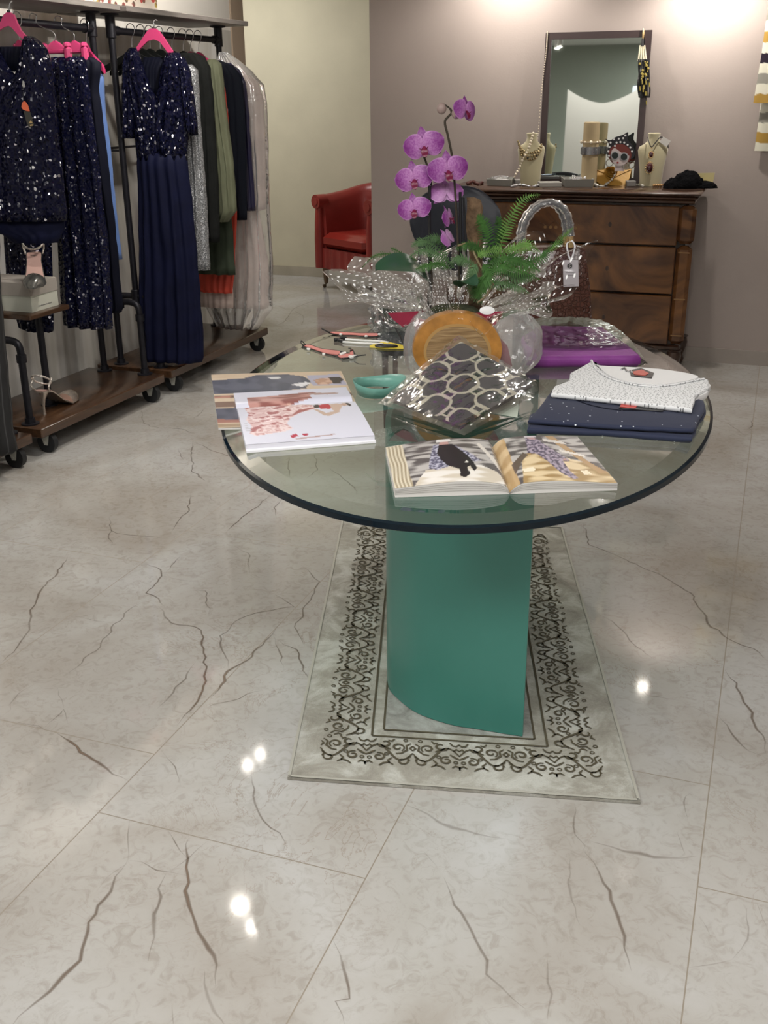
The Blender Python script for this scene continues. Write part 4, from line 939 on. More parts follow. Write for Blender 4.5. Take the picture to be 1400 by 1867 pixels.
G().box(((x0+x1)/2, yf+.06, .175), (x1-x0-.07, .06, .035), bev=.01).build('plinth', WDk, dr)
for xx, yy_ in ((x0+.065, yf+.05), (x1-.065, yf+.05), (x0+.065, yb-.06), (x1-.065, yb-.06)):
    G().lathe([(.020, 0), (.026, .012), (.030, .03), (.020, .05), (.034, .09), (.042, .13), (.036, .155), (.045, .165)], (xx, yy_, 0), 18).build('foot', WDk, dr)

# ------------------------------------------------------------------ mirror leaning on the wall
mr = thing('leaning_mirror', 'tall mirror in a narrow dark brown frame leaning on the wall above the chest', 'mirror', (-1.05, 6.34, DT))
MA = radians(4.2)       # lean
mb_y, mt_y = 6.400, 6.432
mz0, mz1 = DT+.001, 1.822
ml, mrr = -1.352, -.762
ey = Vector((0, mt_y-mb_y, mz1-mz0)).normalized(); en = Vector((0, -ey.z, ey.y))
def MP(x, s_, o=0.): return Vector((x, mb_y, mz0))+ey*s_+en*o
mh = (Vector((0, mt_y-mb_y, mz1-mz0))).length; fw = .036
FR = mat('mirror_frame', (.038, .022, .022), .4, coat=.2)
for nm, (a0, a1, s0, s1) in dict(l=(ml, ml+fw, 0, mh), r=(mrr-fw, mrr, 0, mh), t=(ml+fw, mrr-fw, mh-fw, mh), b=(ml+fw, mrr-fw, 0, fw)).items():
    g = G(); g.loft([[MP(a0, s0, o), MP(a1, s0, o), MP(a1, s1, o), MP(a0, s1, o)] for o in (-.008, .010, .014)][:2]); g.build('frame', FR, mr, smooth=False)
g = G(); g.poly([MP(ml+fw, fw, 0), MP(mrr-fw, fw, 0), MP(mrr-fw, mh-fw, 0), MP(ml+fw, mh-fw, 0)]); g.build('glass', M['mirror'], mr, smooth=False)
# a chain of fine beads hung over its left corner
g = G(); pts = [MP(ml+.012, mh+.004, .02), MP(ml+.010, mh-.10, .02), MP(ml-.004, mh-.30, .02), MP(ml-.012, mh-.55, .02), MP(ml-.018, mh-.68, .02)]
sl = smooth_line(pts, 16)
for p in sl: g.ball(p, .0038, 6)
tag(g.build('bead_chain', M['pearl']), 'fine pale bead chain hanging down the left side of the mirror frame', 'necklace')
# tassel necklace over its right corner
tn = thing('tassel_necklace', 'black, cream and gold beaded tassel necklace hanging over the mirror right corner', 'necklace', tuple(atY(1176, 130, 6.37)))
def Mpx(x, y, o=.022): return atP(x, y, MP(0, 0, o), en)
G().tube([Mpx(1173, 52), Mpx(1173, 62), Mpx(1172, 70)], [.003, .007, .005], 8).build('hook_cap', M['gold'], tn)
G().tube([Mpx(1172, 70), Mpx(1171, 84)], [.007, .009], 8).build('cord', M['black'], tn)
g = G()
for s_ in range(4):
    for k in range(11): 
        t_ = k/10; g.ball(Mpx(1167+s_*2.6+(s_-1.5)*2.2*t_, 84+26*t_), .0052, 6)
g.build('cream_beads', mat('cream_bead', (.72, .66, .50), .35), tn)
g = G(); random.seed(3); OGm = mat('olive_gold', (.45, .36, .10), .3, .3)
for s_ in range(9):
    x_ = 1165+s_*2.2; pts = [Mpx(x_+random.uniform(-1, 1)*1.5+(s_-4)*.3*k/6, 108+k*14, .02+.012*random.random()) for k in range(6)]
    g.tube(smooth_line(pts, 4), .0045, 6)
for k in range(26):
    x_, y_ = random.uniform(1166, 1184), random.uniform(112, 186); p = Mpx(x_, y_, .036)
    g2 = G()
    if y_ > 145: g2.tube([p, p+Vector((.003, 0, -.022))], .0035, 6)
    else: g2.ball(p, .005 if k % 3 else .0075, 6)
    g2.build('gold_bead', OGm, tn)
g.build('black_strands', M['black'], tn)

# ------------------------------------------------------------------ things on the chest
def onD(x, y):
    p = at(x, y, DT+.001)
    if p.y > 6.325: q_ = atY(x, y, 6.325); p = Vector((q_.x, 6.325-.02*max(0, y-330)/8, DT+.001))
    return p
VL_ = mat('cream_velvet', (.47, .42, .27), .85, sheen=.5)
def bust(px, py, wpx, label, top_y):
    o = onD(px, py); t = thing('necklace_bust', label, 'display bust', tuple(o), None)
    sc = (atD(px, top_y, o).z-o.z)/.26
    prof = [(.058, 0, .035), (.062, .02, .036), (.066, .08, .036), (.078, .15, .034), (.083, .178, .030), (.076, .195, .028), (.050, .208, .027), (.034, .222, .028), (.030, .24, .029), (.034, .258, .031), (.030, .262, .028)]
    R_ = Matrix.Rotation(AZ, 3, 'Z'); ks = wpx
    g = G(); g.loft([[o+R_@Vector((cos(2*pi*k/24)*r*ks, sin(2*pi*k/24)*d_*1.0, z*sc)) for k in range(24)] for r, z, d_ in prof]); g.build('form', VL_, t)
    return t, o, sc
def string(pts, r, m, label=None, cat='necklace', nm='bead_necklace', parent=None, n=8, step=2.1, var=0.):
    g = G(); sl = smooth_line(pts, 30); acc = 0; last = None; random.seed(5)
    for p in sl:
        if last is None or (p-last).length >= r*step:
            rr = r*(1+var*random.uniform(-1, 1)); g.ball(p, rr, n); last = p
    o = g.build(nm, m, parent)
    if label: tag(o, label, cat)
    return o
b1, o1, s1 = bust(966, 337, .95, 'cream velvet necklace bust draped with gold necklaces, left of the mirror', 243)
def oB(x, y, o, f=.048): return atD(x, y, o-VIEWN*f)
string([oB(972, 243, o1), oB(967, 260, o1), oB(962, 274, o1), oB(953, 290, o1), oB(948, 303, o1), oB(941, 316, o1), oB(936, 326, o1)], .0072, M['pearl'], 'long pearl string draped diagonally over the left bust', var=.3)
nk = thing('bib_necklace', 'ornate gold bib necklace round the neck of the left bust', 'necklace', tuple(oB(966, 275, o1)))
for j, (dy, r) in enumerate(((0, .006), (6, .007), (12, .006))):
    string([oB(944+j*2, 258+dy, o1), oB(951, 272+dy, o1), oB(962, 279+dy, o1), oB(975, 277+dy, o1), oB(984, 268+dy, o1), oB(989-j, 260+dy, o1)], r, mat('antique_gold', (.42, .33, .18), .3, .8), nm='bead_row', parent=nk, var=.3)
g = G()
for x_, y_ in ((962, 288), (971, 290), (979, 284)): g.ball(oB(x_, y_, o1), .006, 6)
g.build('drop', M['black'], nk)
b2_, o2, s2 = bust(1185, 339, 1.02, 'cream velvet necklace bust with a dark red pendant, right of the mirror', 243)
pn = thing('pendant_necklace', 'dark red stone pendant on a black cord worn by the right bust', 'necklace', tuple(oB(1187, 290, o2)))
G().tube(smooth_line([oB(1181, 250, o2, .02), oB(1184, 262, o2, .045), oB(1188, 268, o2), oB(1195, 260, o2, .045), oB(1205, 250, o2, .03), oB(1216, 258, o2, .02), oB(1218, 270, o2, .02)], 6), .0028, 6).build('cord', M['black'], pn)
ST_ = mat('garnet_stone', (.05, .006, .01), .1, coat=.8)
g = G(); 
for x_, y_, r in ((1187, 282, .011), (1184, 306, .019)): g.ball(oB(x_, y_, o2, .052), r, 14, 1.45)
g.build('stone', ST_, pn)
g = G()
for x_, y_, r in ((1187, 282, .0125), (1184, 306, .022)):
    for k in range(14): a = 2*pi*k/14; p = oB(x_, y_, o2, .05); g.ball(p+Vector((cos(a)*r*cos(AZ), cos(a)*r*sin(AZ), sin(a)*r*1.4)), .0042, 6)
g.ball(oB(1188, 270, o2, .05), .005, 6); g.build('setting', M['gold'], pn)
G().poly([oB(1202, 259, o2, .03), oB(1209, 249, o2, .03), oB(1223, 257, o2, .03), oB(1215, 268, o2, .03)], -VIEWN, .001).build('price_tag', M['white_card'], pn)
# roll stand with bangles
o3 = onD(1075, 337)+Vector((0, -.05, 0)); t = thing('bracelet_stand', 'upright beige cylinder stand carrying bracelets in front of the mirror', 'display stand', tuple(o3))
hh = atD(1078, 223, o3).z-DT; rr_ = (atD(1091, 280, o3)-atD(1062, 280, o3)).length/2
G().lathe([(rr_, 0), (rr_, hh-.004), (rr_-.004, hh)], o3, 28).build('cylinder', mat('beige_suede', (.40, .31, .18), .85, noise_s=10, noise_a=.08), t)
G().lathe([(rr_-.003, hh+.0003), (rr_-.004, hh+.001)], o3, 28).build('top_disc', mat('pale_suede', (.46, .37, .24), .85), t)
zbr = atD(1075, 259, o3).z-DT
g = G()
g.tube([o3+Vector((cos(2*pi*k/24)*(rr_+.005), sin(2*pi*k/24)*(rr_+.005), zbr)) for k in range(25)], .002, 6)
for k in range(9): a = 2*pi*k/9; g.ball(o3+Vector((cos(a)*(rr_+.008), sin(a)*(rr_+.008), zbr)), .0095 if k % 2 else .006, 8)
tag(g.build('pearl_bracelet', M['pearl']), 'pearl and brown bead bracelet on the beige stand', 'bracelet')
zb2 = atD(1075, 275, o3).z-DT
g = G(); g.lathe([(rr_+.003, zb2-.022), (rr_+.006, zb2-.02), (rr_+.006, zb2+.02), (rr_+.003, zb2+.022)], o3, 40)
for k in range(30):
    a = 2*pi*k/30; g.box(o3+Vector((cos(a)*(rr_+.007), sin(a)*(rr_+.007), zb2+.006*sin(k*2.3))), (.004, .003+.003*(k % 2), .028), a, .001)
tag(g.build('silver_cuff', mat('worn_silver', (.42, .42, .44), .25, .9)), 'wide textured silver cuff below the pearl bracelet on the beige stand', 'bracelet')

# jewellery trays
TG = mat('grey_tray', (.27, .265, .24), .6); TI = mat('white_satin', (.68, .66, .66), .5, bump=.6, bump_s=60)
def tray(corners, hgt, label, fill=True, tilt=0):
    P = [onD(x, y) for x, y in corners]; 
    t = thing('jewellery_tray', label, 'tray', tuple(P[0].lerp(P[2], .5)), 'open grey jewellery trays'); c = sum(P, Vector())/4
    def R(e, z): return [Vector((c.x+(p.x-c.x)*e, c.y+(p.y-c.y)*e, DT+.001+z)) for p in P]
    G().loft([R(.92, 0), R(1., hgt), R(.95, hgt), R(.89, .006)]).build('tray', TG, t, smooth=False)
    g = G(); a = R(.9, hgt*.55)
    g.grid(lambda u, v: (a[0]*(1-u)*(1-v)+a[1]*u*(1-v)+a[2]*u*v+a[3]*(1-u)*v)+Vector((0, 0, .012*sin(pi*u)*sin(pi*v)+.006*nz(u*6, v*6, hgt*50))), 14, 10); g.build('white_lining', TI, t)
    return t, a
t, a = tray([(886, 338), (932, 340), (938, 326), (898, 324)], .035, 'grey tray of silver jewellery at the left end of the chest top')
string([a[0].lerp(a[2], .15)+Vector((0, 0, .02)), a[0].lerp(a[1], .5)+Vector((0, .02, .022)), a[1].lerp(a[2], .5)+Vector((-.02, 0, .022)), a[3].lerp(a[2], .4)+Vector((0, -.01, .022)), a[3].lerp(a[0], .5)+Vector((.02, 0, .02))], .004, M['steel'], 'silver chain necklace lying in the leftmost tray')
t, a = tray([(1028, 341), (1083, 341), (1074, 324), (1022, 322)], .042, 'largest grey tray of silver jewellery in front of the bracelet stand')
string([a[0].lerp(a[2], .2)+Vector((0, 0, .022)), a[0].lerp(a[1], .6)+Vector((0, .02, .024)), a[1].lerp(a[2], .5)+Vector((-.03, 0, .024)), a[3].lerp(a[2], .4)+Vector((0, -.01, .024))], .005, M['steel'], 'silver chain necklace lying in the largest tray', var=.4)
def lid(x0_, y0_, x1_, label, w_=.10, hgt=.02, m=TG, dz=0):
    a, b_ = onD(x0_, y0_), onD(x1_, y0_); c = a.lerp(b_, .5)+VIEWN*w_/2; l = (b_-a).length
    return tag(G().box((c.x, c.y, DT+.001+hgt/2+dz), (l, w_, hgt), AZ, .002).build('jewellery_box', m), label, 'box')
lid(939, 336, 957, 'closed pale grey jewellery box beside the left bust', .07, .025, mat('pale_box', (.38, .36, .34), .6))
lid(984, 341, 1024, 'closed low grey jewellery box left of the largest tray', .10, .025, mat('pale_box_b', (.36, .34, .31), .6))
lid(986, 336, 1020, 'dark grey open box with a pale blue card, behind the low grey box', .06, .016, mat('dark_box', (.13, .13, .13), .5), .028)
c = onD(995, 333); tag(G().box((c.x, c.y+.02, DT+.051), (.055, .03, .004), AZ+.3, .001).build('card', mat('pale_blue_card', (.50, .60, .72), .5)), 'pale blue card on the dark grey jewellery box', 'card')
lid(1143, 340, 1159, 'small grey box right of the yellow clutch', .05, .03, mat('dk_box', (.20, .19, .18), .6))
# printed face necklace
fc = thing('face_pendant', 'flat pendant of a red-haired face with spotted headscarf and round sunglasses', 'pendant', tuple(onD(1130, 318)))
fp = onD(1130, 338)+Vector((0, -.04, 0))
def Fx(x, y, o=0.): return atD(x, y, fp-VIEWN*o)
def fl_(nm, pts, m, o=0., th=.002, par=fc, sm=0):
    P = [Fx(x, y, o) for x, y in pts]
    if sm: P = smooth_line(P, sm, True)
    return G().loft([P, [p-VIEWN*th for p in P]]).build(nm, m, par, smooth=False)
def circ(x, y, rx, ry=None, n=20): return [(x+rx*cos(2*pi*k/n), y+(ry or rx)*sin(2*pi*k/n)) for k in range(n)]
hair = mat('auburn_hair', (.16, .035, .028), .35)
fl_('scarf', [(1103, 253), (1112, 256), (1122, 250), (1129, 248), (1137, 245), (1145, 241), (1144, 254), (1152, 264), (1157, 278), (1150, 290), (1112, 290), (1107, 275), (1110, 262)], mat('spotted_scarf', (.02, .02, .025), .4), 0, .003, sm=3)
fl_('hair', circ(1130, 282, 21, 20), hair, .0035)
SK = mat('pale_face', (.55, .47, .46), .5)
fl_('face', [(1114, 278), (1120, 270), (1128, 275), (1140, 283), (1147, 284), (1144, 294), (1136, 301), (1125, 302), (1117, 295)], SK, .0060, sm=3)
fl_('neck', [(1122, 298), (1136, 298), (1138, 312), (1120, 312)], SK, .002)
wm = mat('white_spot', (.7, .7, .7), .4); g = G()
for x_, y_ in ((1111, 268), (1109, 276), (1113, 260), (1119, 254), (1124, 260), (1128, 253), (1131, 259), (1136, 252), (1140, 247), (1138, 260), (1144, 264), (1149, 269), (1152, 276), (1121, 266), (1110, 284)):
    P = [Fx(a, b_, .0075 if 1 else 0) for a, b_ in circ(x_, y_, 1.9, n=10)]; g.loft([P, [p-VIEWN*.0004 for p in P]])
g.build('scarf_spots', wm, fc, smooth=False)
for x_ in (1121, 1137.5):
    fl_('sunglass_frame', circ(x_, 283.5 if x_ < 1130 else 286, 8.2), mat('grey_frame', (.42, .42, .44), .3), .0085, .001)
    fl_('lens', circ(x_, 283.5 if x_ < 1130 else 286, 6), mat('dark_lens', (.02, .03, .03), .1), .0100, .001)
fl_('lips', circ(1126, 296.5, 2, 1.6, 8), mat('red_lips', (.3, .02, .03), .4), .0085, .001)
for x_, y_ in ((1111, 297), (1141, 302)):
    c = Fx(x_, y_, .004); G().lathe([(.017, -.0025), (.022, -.0025), (.022, .0025), (.017, .0025), (.017, -.0025)], c, 24, M=Matrix.Rotation(AZ, 3, 'Z')@Matrix.Rotation(pi/2, 3, 'X'), cap=False).build('hoop_earring', mat('hoop', (.35, .33, .28), .3, .6), fc)
# yellow clutch with rose
YL = mat('mustard_leather', (.52, .28, .045), .5, bump=.15, bump_s=60)
cl_ = thing('clutch_bag', 'mustard yellow envelope clutch with a fabric rose on the chest', 'bag', tuple(onD(1112, 338)))
cb = onD(1112, 336); cbp = cb-VIEWN*.0
tl = Vector((0, 0, 1))*.75+VIEWN*.66; 
def Cx(x, y, o=0.): return atP(x, y, cb-VIEWN*o, (VIEWN-Vector((0, 0, .6))).normalized())
P = [Cx(x, y) for x, y in ((1080, 327), (1087, 312), (1150, 311), (1147, 326), (1138, 341), (1095, 338))]; nq = (VIEWN-Vector((0, 0, .6))).normalized()
G().loft([[p+nq*.02 for p in P], [p+nq*.012+(p-cb)*.02 for p in P], [p-nq*.004+(p-cb)*.02 for p in P], [p-nq*.010 for p in P]]).build('body', YL, cl_)
P = [Cx(x, y) for x, y in ((1087, 312), (1150, 311), (1120, 325))]; G().loft([[p-nq*.011 for p in P], [p-nq*.015 for p in P]]).build('flap', YL, cl_)
g = G(); rc_ = Cx(1112, 318)-nq*.018
for j, (r, hh_) in enumerate(((.036, .0), (.030, .006), (.024, .011), (.017, .015), (.010, .018), (.004, .020))):
    A_ = nq.orthogonal().normalized(); B_ = nq.cross(A_)
    ri = [rc_-nq*(hh_+.003*sin(3*a+j))+(A_*cos(a)+B_*sin(a))*r*(1+.10*sin(3*a+j*1.7)) for a in [2*pi*k/28 for k in range(28)]]
    ro = [rc_-nq*(hh_-.008)+(A_*cos(a)+B_*sin(a))*r*.7 for a in [2*pi*k/28 for k in range(28)]]
    rt = [rc_-nq*(hh_+.009)+(A_*cos(a)+B_*sin(a))*r*(.93+.10*sin(3*a+j*1.7)) for a in [2*pi*k/28 for k in range(28)]]
    g.loft([ro, ri, rt], cap=False)
g.build('rose', YL, cl_)
string([onD(1080, 334)+Vector((0, 0, .01)), onD(1090, 341)+Vector((0, 0, .008)), Cx(1100, 341)-nq*.02, Cx(1113, 332)-nq*.03, Cx(1119, 322)-nq*.045, Cx(1121, 312)-nq*.05, Cx(1125, 306)-nq*.03], .006, mat('white_bead', (.7, .68, .62), .25), 'white and silver bead necklace draped over the yellow clutch', var=.5)
# bead strands on the front edge
string([onD(852, 337)+Vector((0, 0, .008)), onD(862, 334)+Vector((0, 0, .008)), onD(872, 338)+Vector((0, 0, .008)), onD(880, 335)+Vector((0, 0, .008))], .008, mat('brown_bead', (.10, .03, .025), .3), 'dark red-brown bead string at the left end of the chest', var=.4)
string([onD(932, 342)+Vector((0, 0, .006)), onD(950, 339)+Vector((0, 0, .006)), onD(968, 342)+Vector((0, 0, .006)), onD(982, 340)+Vector((0, 0, .006))], .0062, M['steel'], 'silver bead string on the chest edge below the left bust', var=.5)
string([onD(1157, 339)+Vector((0, 0, .006)), onD(1168, 337)+Vector((0, 0, .006)), onD(1172, 341)+Vector((0, 0, .006))], .006, mat('clear_bead', (.6, .58, .52), .15), 'short clear bead string right of the mirror foot', var=.3)
c = onD(1175, 339)+Vector((0, 0, .018)); tag(G().ball(c, .018, 14, .85).build('round_brooch', mat('cream_stone', (.62, .57, .45), .3)), 'round cream brooch at the foot of the right bust', 'brooch')
string([onD(1192, 340)+Vector((0, 0, .006)), onD(1203, 339)+Vector((0, 0, .006)), onD(1213, 336)+Vector((0, 0, .008))], .0065, mat('amber_bead', (.45, .25, .09), .25), 'amber bead string between the right bust and the black scarf', var=.3)
# black scarf heap
g = G(); sc0 = onD(1252, 343); R_ = Matrix.Rotation(AZ, 3, 'Z')
def heap(c, rx, ry, rz, s_, g=g):
    rings = []
    for i in range(13):
        a = -.1+(pi/2+.1)*i/12; ring = []
        for k in range(40):
            b_ = 2*pi*k/40; f_ = 1+.16*nz(cos(b_)*3+s_, sin(b_)*3, a*3)+.05*sin(b_*9+a*4)
            ring.append(c+R_@Vector((cos(b_)*cos(a)*rx*f_, sin(b_)*cos(a)*ry*f_, max(0, sin(a))*rz*f_)))
        rings.append(ring)
    g.loft(rings)
heap(sc0, .090, .055, .088, 1.); heap(sc0+R_@Vector((.10, .0, 0)), .065, .045, .035, 3.); heap(sc0+R_@Vector((-.085, .0, 0)), .045, .045, .05, 6.)
tag(g.build('black_scarf', mat('black_knit', (.005, .005, .006), .95, spec=.08, bump=.8, bump_s=120), auto=180), 'crumpled black knitted scarf heaped at the right end of the chest', 'scarf')
t = thing('gold_box', 'open pale gold box at the right corner of the chest', 'box', tuple(onD(1282, 336)))
gb = onD(1280, 338); GBM = mat('pale_gold', (.52, .45, .24), .35, .3)
G().box(gb+Vector((0, 0, .012)), (.11, .07, .022), AZ*.3, .003).build('base', GBM, t)
G().loft([[gb+Vector((a, b_, z)) for a, z in ((-.055, .02), (.055, .02), (.060, .075), (-.050, .07))] for b_ in (.035, .040)]).build('lid', GBM, t, smooth=False)

# ------------------------------------------------------------------ striped scarf garment on the right wall
def stripe(u, v, ph=0., P_=.052):
    s_ = v/P_+ph+.16*nz(u*60, v*3, ph)+.06*nz(u*160, v*9, ph); k = int(math.floor(s_)) % 6; f_ = s_-math.floor(s_)
    return {0: (.62, .60, .50), 1: (.018, .012, .022), 2: (.62, .60, .50), 3: (.24, .23, .20), 4: (.62, .60, .50), 5: (.36, .22, .05)}[k]
IK = attr_mat('ikat_knit', .85, .2)
def hang(px_rows, Y, nm, parent, ph):
    rows = [(atY(xl, y, Y).x, atY(xr, y, Y).x, atY(xl, y, Y).z) for y, xl, xr in px_rows]; g = G(); nv = 150; nu = 26
    zt_, zb_ = rows[0][2], rows[-1][2]
    def xs(z):
        for a, b_ in zip(rows, rows[1:]):
            if z >= b_[2]: 
                t_ = (a[2]-z)/(a[2]-b_[2]); return lerp(a[0], b_[0], t_), lerp(a[1], b_[1], t_)
        return rows[-1][0], rows[-1][1]
    for side in (-1, 1):
        def fn(u, v, side=side):
            z = lerp(zt_, zb_, v); a, b_ = xs(z); x = lerp(a, b_, u)
            return Vector((x, Y+side*.012*sqrt(max(0, 1-(2*u-1)**2))+.006*sin(u*9+ph), z))
        g.grid(fn, nu, nv, cfn=lambda u, v: stripe(u*.25, v*(zt_-zb_), ph))
    return g.build(nm, IK, parent, auto=180)
sg = thing('striped_garment', 'cream, black and mustard striped knit garment hanging on the mauve wall at the right edge', 'clothing', (.02, YB-.04, 1.1))
hang([(-20, 1408, 1500), (25, 1398, 1500), (100, 1388, 1500), (188, 1373, 1500)], YB-.075, 'front_layer', sg, 1.2)
hang([(-20, 1412, 1500), (150, 1392, 1500), (275, 1375, 1500)], YB-.03, 'back_layer', sg, 3.4)

# ------------------------------------------------------------------ things on the glass table
Z0 = TT+.0006
def inpoly(u, v, P):
    c = False; j = len(P)-1
    for i in range(len(P)):
        (xi, yi), (xj, yj) = P[i], P[j]
        if (yi > v) != (yj > v) and u < (xj-xi)*(v-yi)/(yj-yi)+xi: c = not c
        j = i
    return c
def pic(bg, shapes):
    def f(u, v):
        c = bg(u, v) if callable(bg) else bg
        for P, col in shapes:
            if inpoly(u, v, P): c = col(u, v) if callable(col) else col
        return tuple(c)
    return f
def mixn(a, b_, s_, th=.0, sh=4., e=1.):
    return lambda u, v: tuple(lerp(x, y, max(0, min(1, .5+sh*(nz(u*s_, v*s_*e, 7)-th)))) for x, y in zip(a, b_))
def quad(C4, z):
    P = [at(x, y, z) for x, y in C4]
    return lambda u, v, dz=0.: P[0]*(1-u)*(1-v)+P[1]*u*(1-v)+P[2]*u*v+P[3]*(1-u)*v+Vector((0, 0, dz))
PG = mat('page_edges', (.62, .60, .58), .6)
# navy-dress magazine
q = quad([(385, 683), (622, 676), (668, 775), (398, 780)], Z0+.005)
navyp = mixn((.05, .06, .10), (.09, .10, .15), 9)
f1 = pic(lambda u, v: (.55, .43, .31) if v < .09 else ((.20, .12, .09) if .44 < v < .50 or .56 < v < .66 and u < .5 else (.62, .50, .37)), [
    ([(.0, .13), (.25, .10), (.35, .04), (.60, .05), (.70, .10), (.74, .20), (.68, .34), (.45, .40), (.2, .42), (0, .40)], navyp),
    ([(.42, .10), (.50, .09), (.54, .13), (.44, .14)], (.6, .6, .62)), ([(.58, .26), (.70, .21), (.73, .24), (.66, .31)], (.75, .75, .78)),
    ([(.72, .08), (.97, .06), (1, .30), (.74, .30)], (.40, .40, .52)), ([(.76, .18), (.82, .14), (.90, .15), (.93, .22), (.86, .27), (.78, .27)], mixn((.45, .26, .18), (.62, .42, .32), 20)),
    ([(.88, .13), (.96, .12), (.99, .18), (.95, .26), (.90, .25)], (.03, .025, .03)), ([(0, .46), (.10, .44), (.14, .48), (0, .50)], (.42, .20, .15)),
    ([(0, .68), (.20, .66), (.3, .80), (.3, .92), (0, .86)], navyp), ([(0, .86), (.16, .88), (.18, .93), (0, .92)], (.35, .15, .12)), ([(0, .94), (1, .94), (1, 1), (0, 1)], (.35, .25, .16))])
t = thing('magazine', 'magazine open at a page with a navy dress, partly under the white magazine', 'magazine', tuple(q(.5, .5)))
g = G(); g.grid(lambda u, v: q(u, v, -.0045), 1, 1)
g.grid(lambda u, v: q(u, v, .0006*sin(u*5)), 110, 60, cfn=f1); g.build('cover_page', M['print'], t)
g = G(); g.loft([[q(a, b_, -.005) for a, b_ in ((0, 0), (1, 0), (1, 1), (0, 1))], [q(a, b_, -.0007) for a, b_ in ((0, 0), (1, 0), (1, 1), (0, 1))]]); g.build('pages', PG, t, smooth=False)
# white magazine with the pink dress
C2 = [(426, 722), (631, 711), (683, 800), (448, 817)]
q2 = quad(C2, Z0+.008)
def prof2(v): return .007-.013*math.exp(-((v-.27)/.035)**2)+.004*sin(pi*min(1, max(0, (v-.27)/.73)))
def pk(u, v):
    a = nz(u*9+v*6, v*22, 2)+.6*nz(u*30, v*34, 5)
    return (.42, .15, .16) if a > .30 else ((.66, .40, .40) if a > .08 else ((.86, .70, .70) if a > -.25 else (.72, .50, .50)))
pk2 = mixn((.26, .10, .09), (.50, .27, .24), 5, e=7, sh=5)
wt = lambda u, v: (.72, .73, .84) if v > .27 else (.64, .65, .76)
f2 = pic(wt, [([(.10, .12), (.30, .11), (.62, .07), (.72, .08), (.64, .15), (.66, .20), (.40, .27), (.11, .28)], pk2),
    ([(.64, .09), (.88, .11), (.92, .13), (.80, .145), (.66, .13)], (.42, .30, .28)),
    ([(.06, .34), (.10, .29), (.30, .27), (.45, .29), (.62, .36), (.66, .42), (.62, .46), (.50, .52), (.40, .62), (.36, .72), (.40, .80), (.32, .84), (.20, .86), (.10, .88), (.05, .84), (.08, .72), (.05, .60), (.08, .48)], pk),
    ([(.36, .26), (.46, .24), (.50, .30), (.42, .33)], (.62, .40, .34)), ([(.50, .45), (.64, .43), (.44, .56), (.41, .58)], (.40, .12, .12)),
    ([(.63, .37), (.68, .36), (.69, .43), (.64, .44)], (.03, .02, .03)), ([(.68, .37), (.76, .36), (.79, .41), (.76, .47), (.68, .46)], (.50, .03, .06)),
    ([(.77, .38), (.84, .36), (.88, .39), (.86, .46), (.82, .54), (.78, .52), (.77, .47)], (.62, .46, .38)), ([(.62, .46), (.65, .46), (.71, .56), (.80, .52), (.83, .55), (.72, .62), (.68, .60)], (.60, .45, .37)),
    ([(.86, .37), (.92, .36), (.94, .41), (.88, .43)], (.55, .38, .30)), ([(.91, .36), (.945, .37), (.95, .43), (.93, .44), (.92, .40)], (.03, .02, .02)),
    ([(.62, .27), (.9, .27), (.9, .275), (.62, .275)], (.55, .56, .62)),
    ([(.35, .915), (.40, .885), (.42, .92), (.37, .95)], (.50, .05, .09)), ([(.45, .90), (.49, .89), (.50, .92), (.46, .93)], (.45, .04, .08)), ([(.38, .96), (.70, .93), (.72, .94), (.40, .975)], (.45, .30, .28))]
    +[([(.025, .66+k*.018), (.05+.02*(k % 2), .66+k*.018), (.05+.02*(k % 2), .668+k*.018), (.025, .668+k*.018)], (.5, .5, .56)) for k in range(8)])
t = thing('magazine', 'white magazine open at a page with a woman in a pink ruffled gown', 'magazine', tuple(q2(.5, .5)))
g = G(); g.grid(lambda u, v: q2(u, v, prof2(v)+.0008), 130, 90, cfn=f2); g.build('open_pages', M['print'], t)
g = G(); n_ = 40; e_ = []
for k in range(n_+1):
    v = k/n_; e_.append([q2(0, v, prof2(v)), q2(1, v, prof2(v)), q2(1, v, -.0075), q2(0, v, -.0075)])
g.loft(e_); g.build('page_block', mat('white_page_block', (.66, .66, .72), .5), t, smooth=False)
g = G(); g.loft([[q2(a, b_, z) for a, b_ in ((.01, .93), (1.005, .955), (1.005, 1.02), (.0, 1.03))] for z in (-.0075, -.003)]); g.build('lower_pages', M['paper'], t, smooth=False)

# open catalogue in front
ct = thing('catalogue', 'thick fashion catalogue lying open at the front of the glass table', 'book', tuple(at(915, 860, Z0)))
c6 = dict(a=at(720, 907, Z0), b=at(928, 901, Z0), c=at(1125, 894, Z0), d=at(703, 830, Z0), e=at(897, 818, Z0), f=at(1052, 808, Z0))
def page(side):
    A, B, Cc, D = (c6['a'], c6['b'], c6['e'], c6['d']) if side == 'l' else (c6['b'], c6['c'], c6['f'], c6['e'])
    def hh_(u):
        if side == 'l': return .018+.016*sin(pi*min(1, u*1.02))**.8*(.35+.65*u) if u < .96 else lerp(.0206, .006, (u-.96)/.04)
        return (.016*(1-(1-min(1, u/.14))**2))+.012*sin(pi*min(1, u))**1.*(1-u*.75)-.003*u+.002
    def f(u, v, k=1.): 
        p = A*(1-u)*(1-v)+B*u*(1-v)+Cc*u*v+D*(1-u)*v
        return p+Vector((0, 0, hh_(u)*k))
    return f
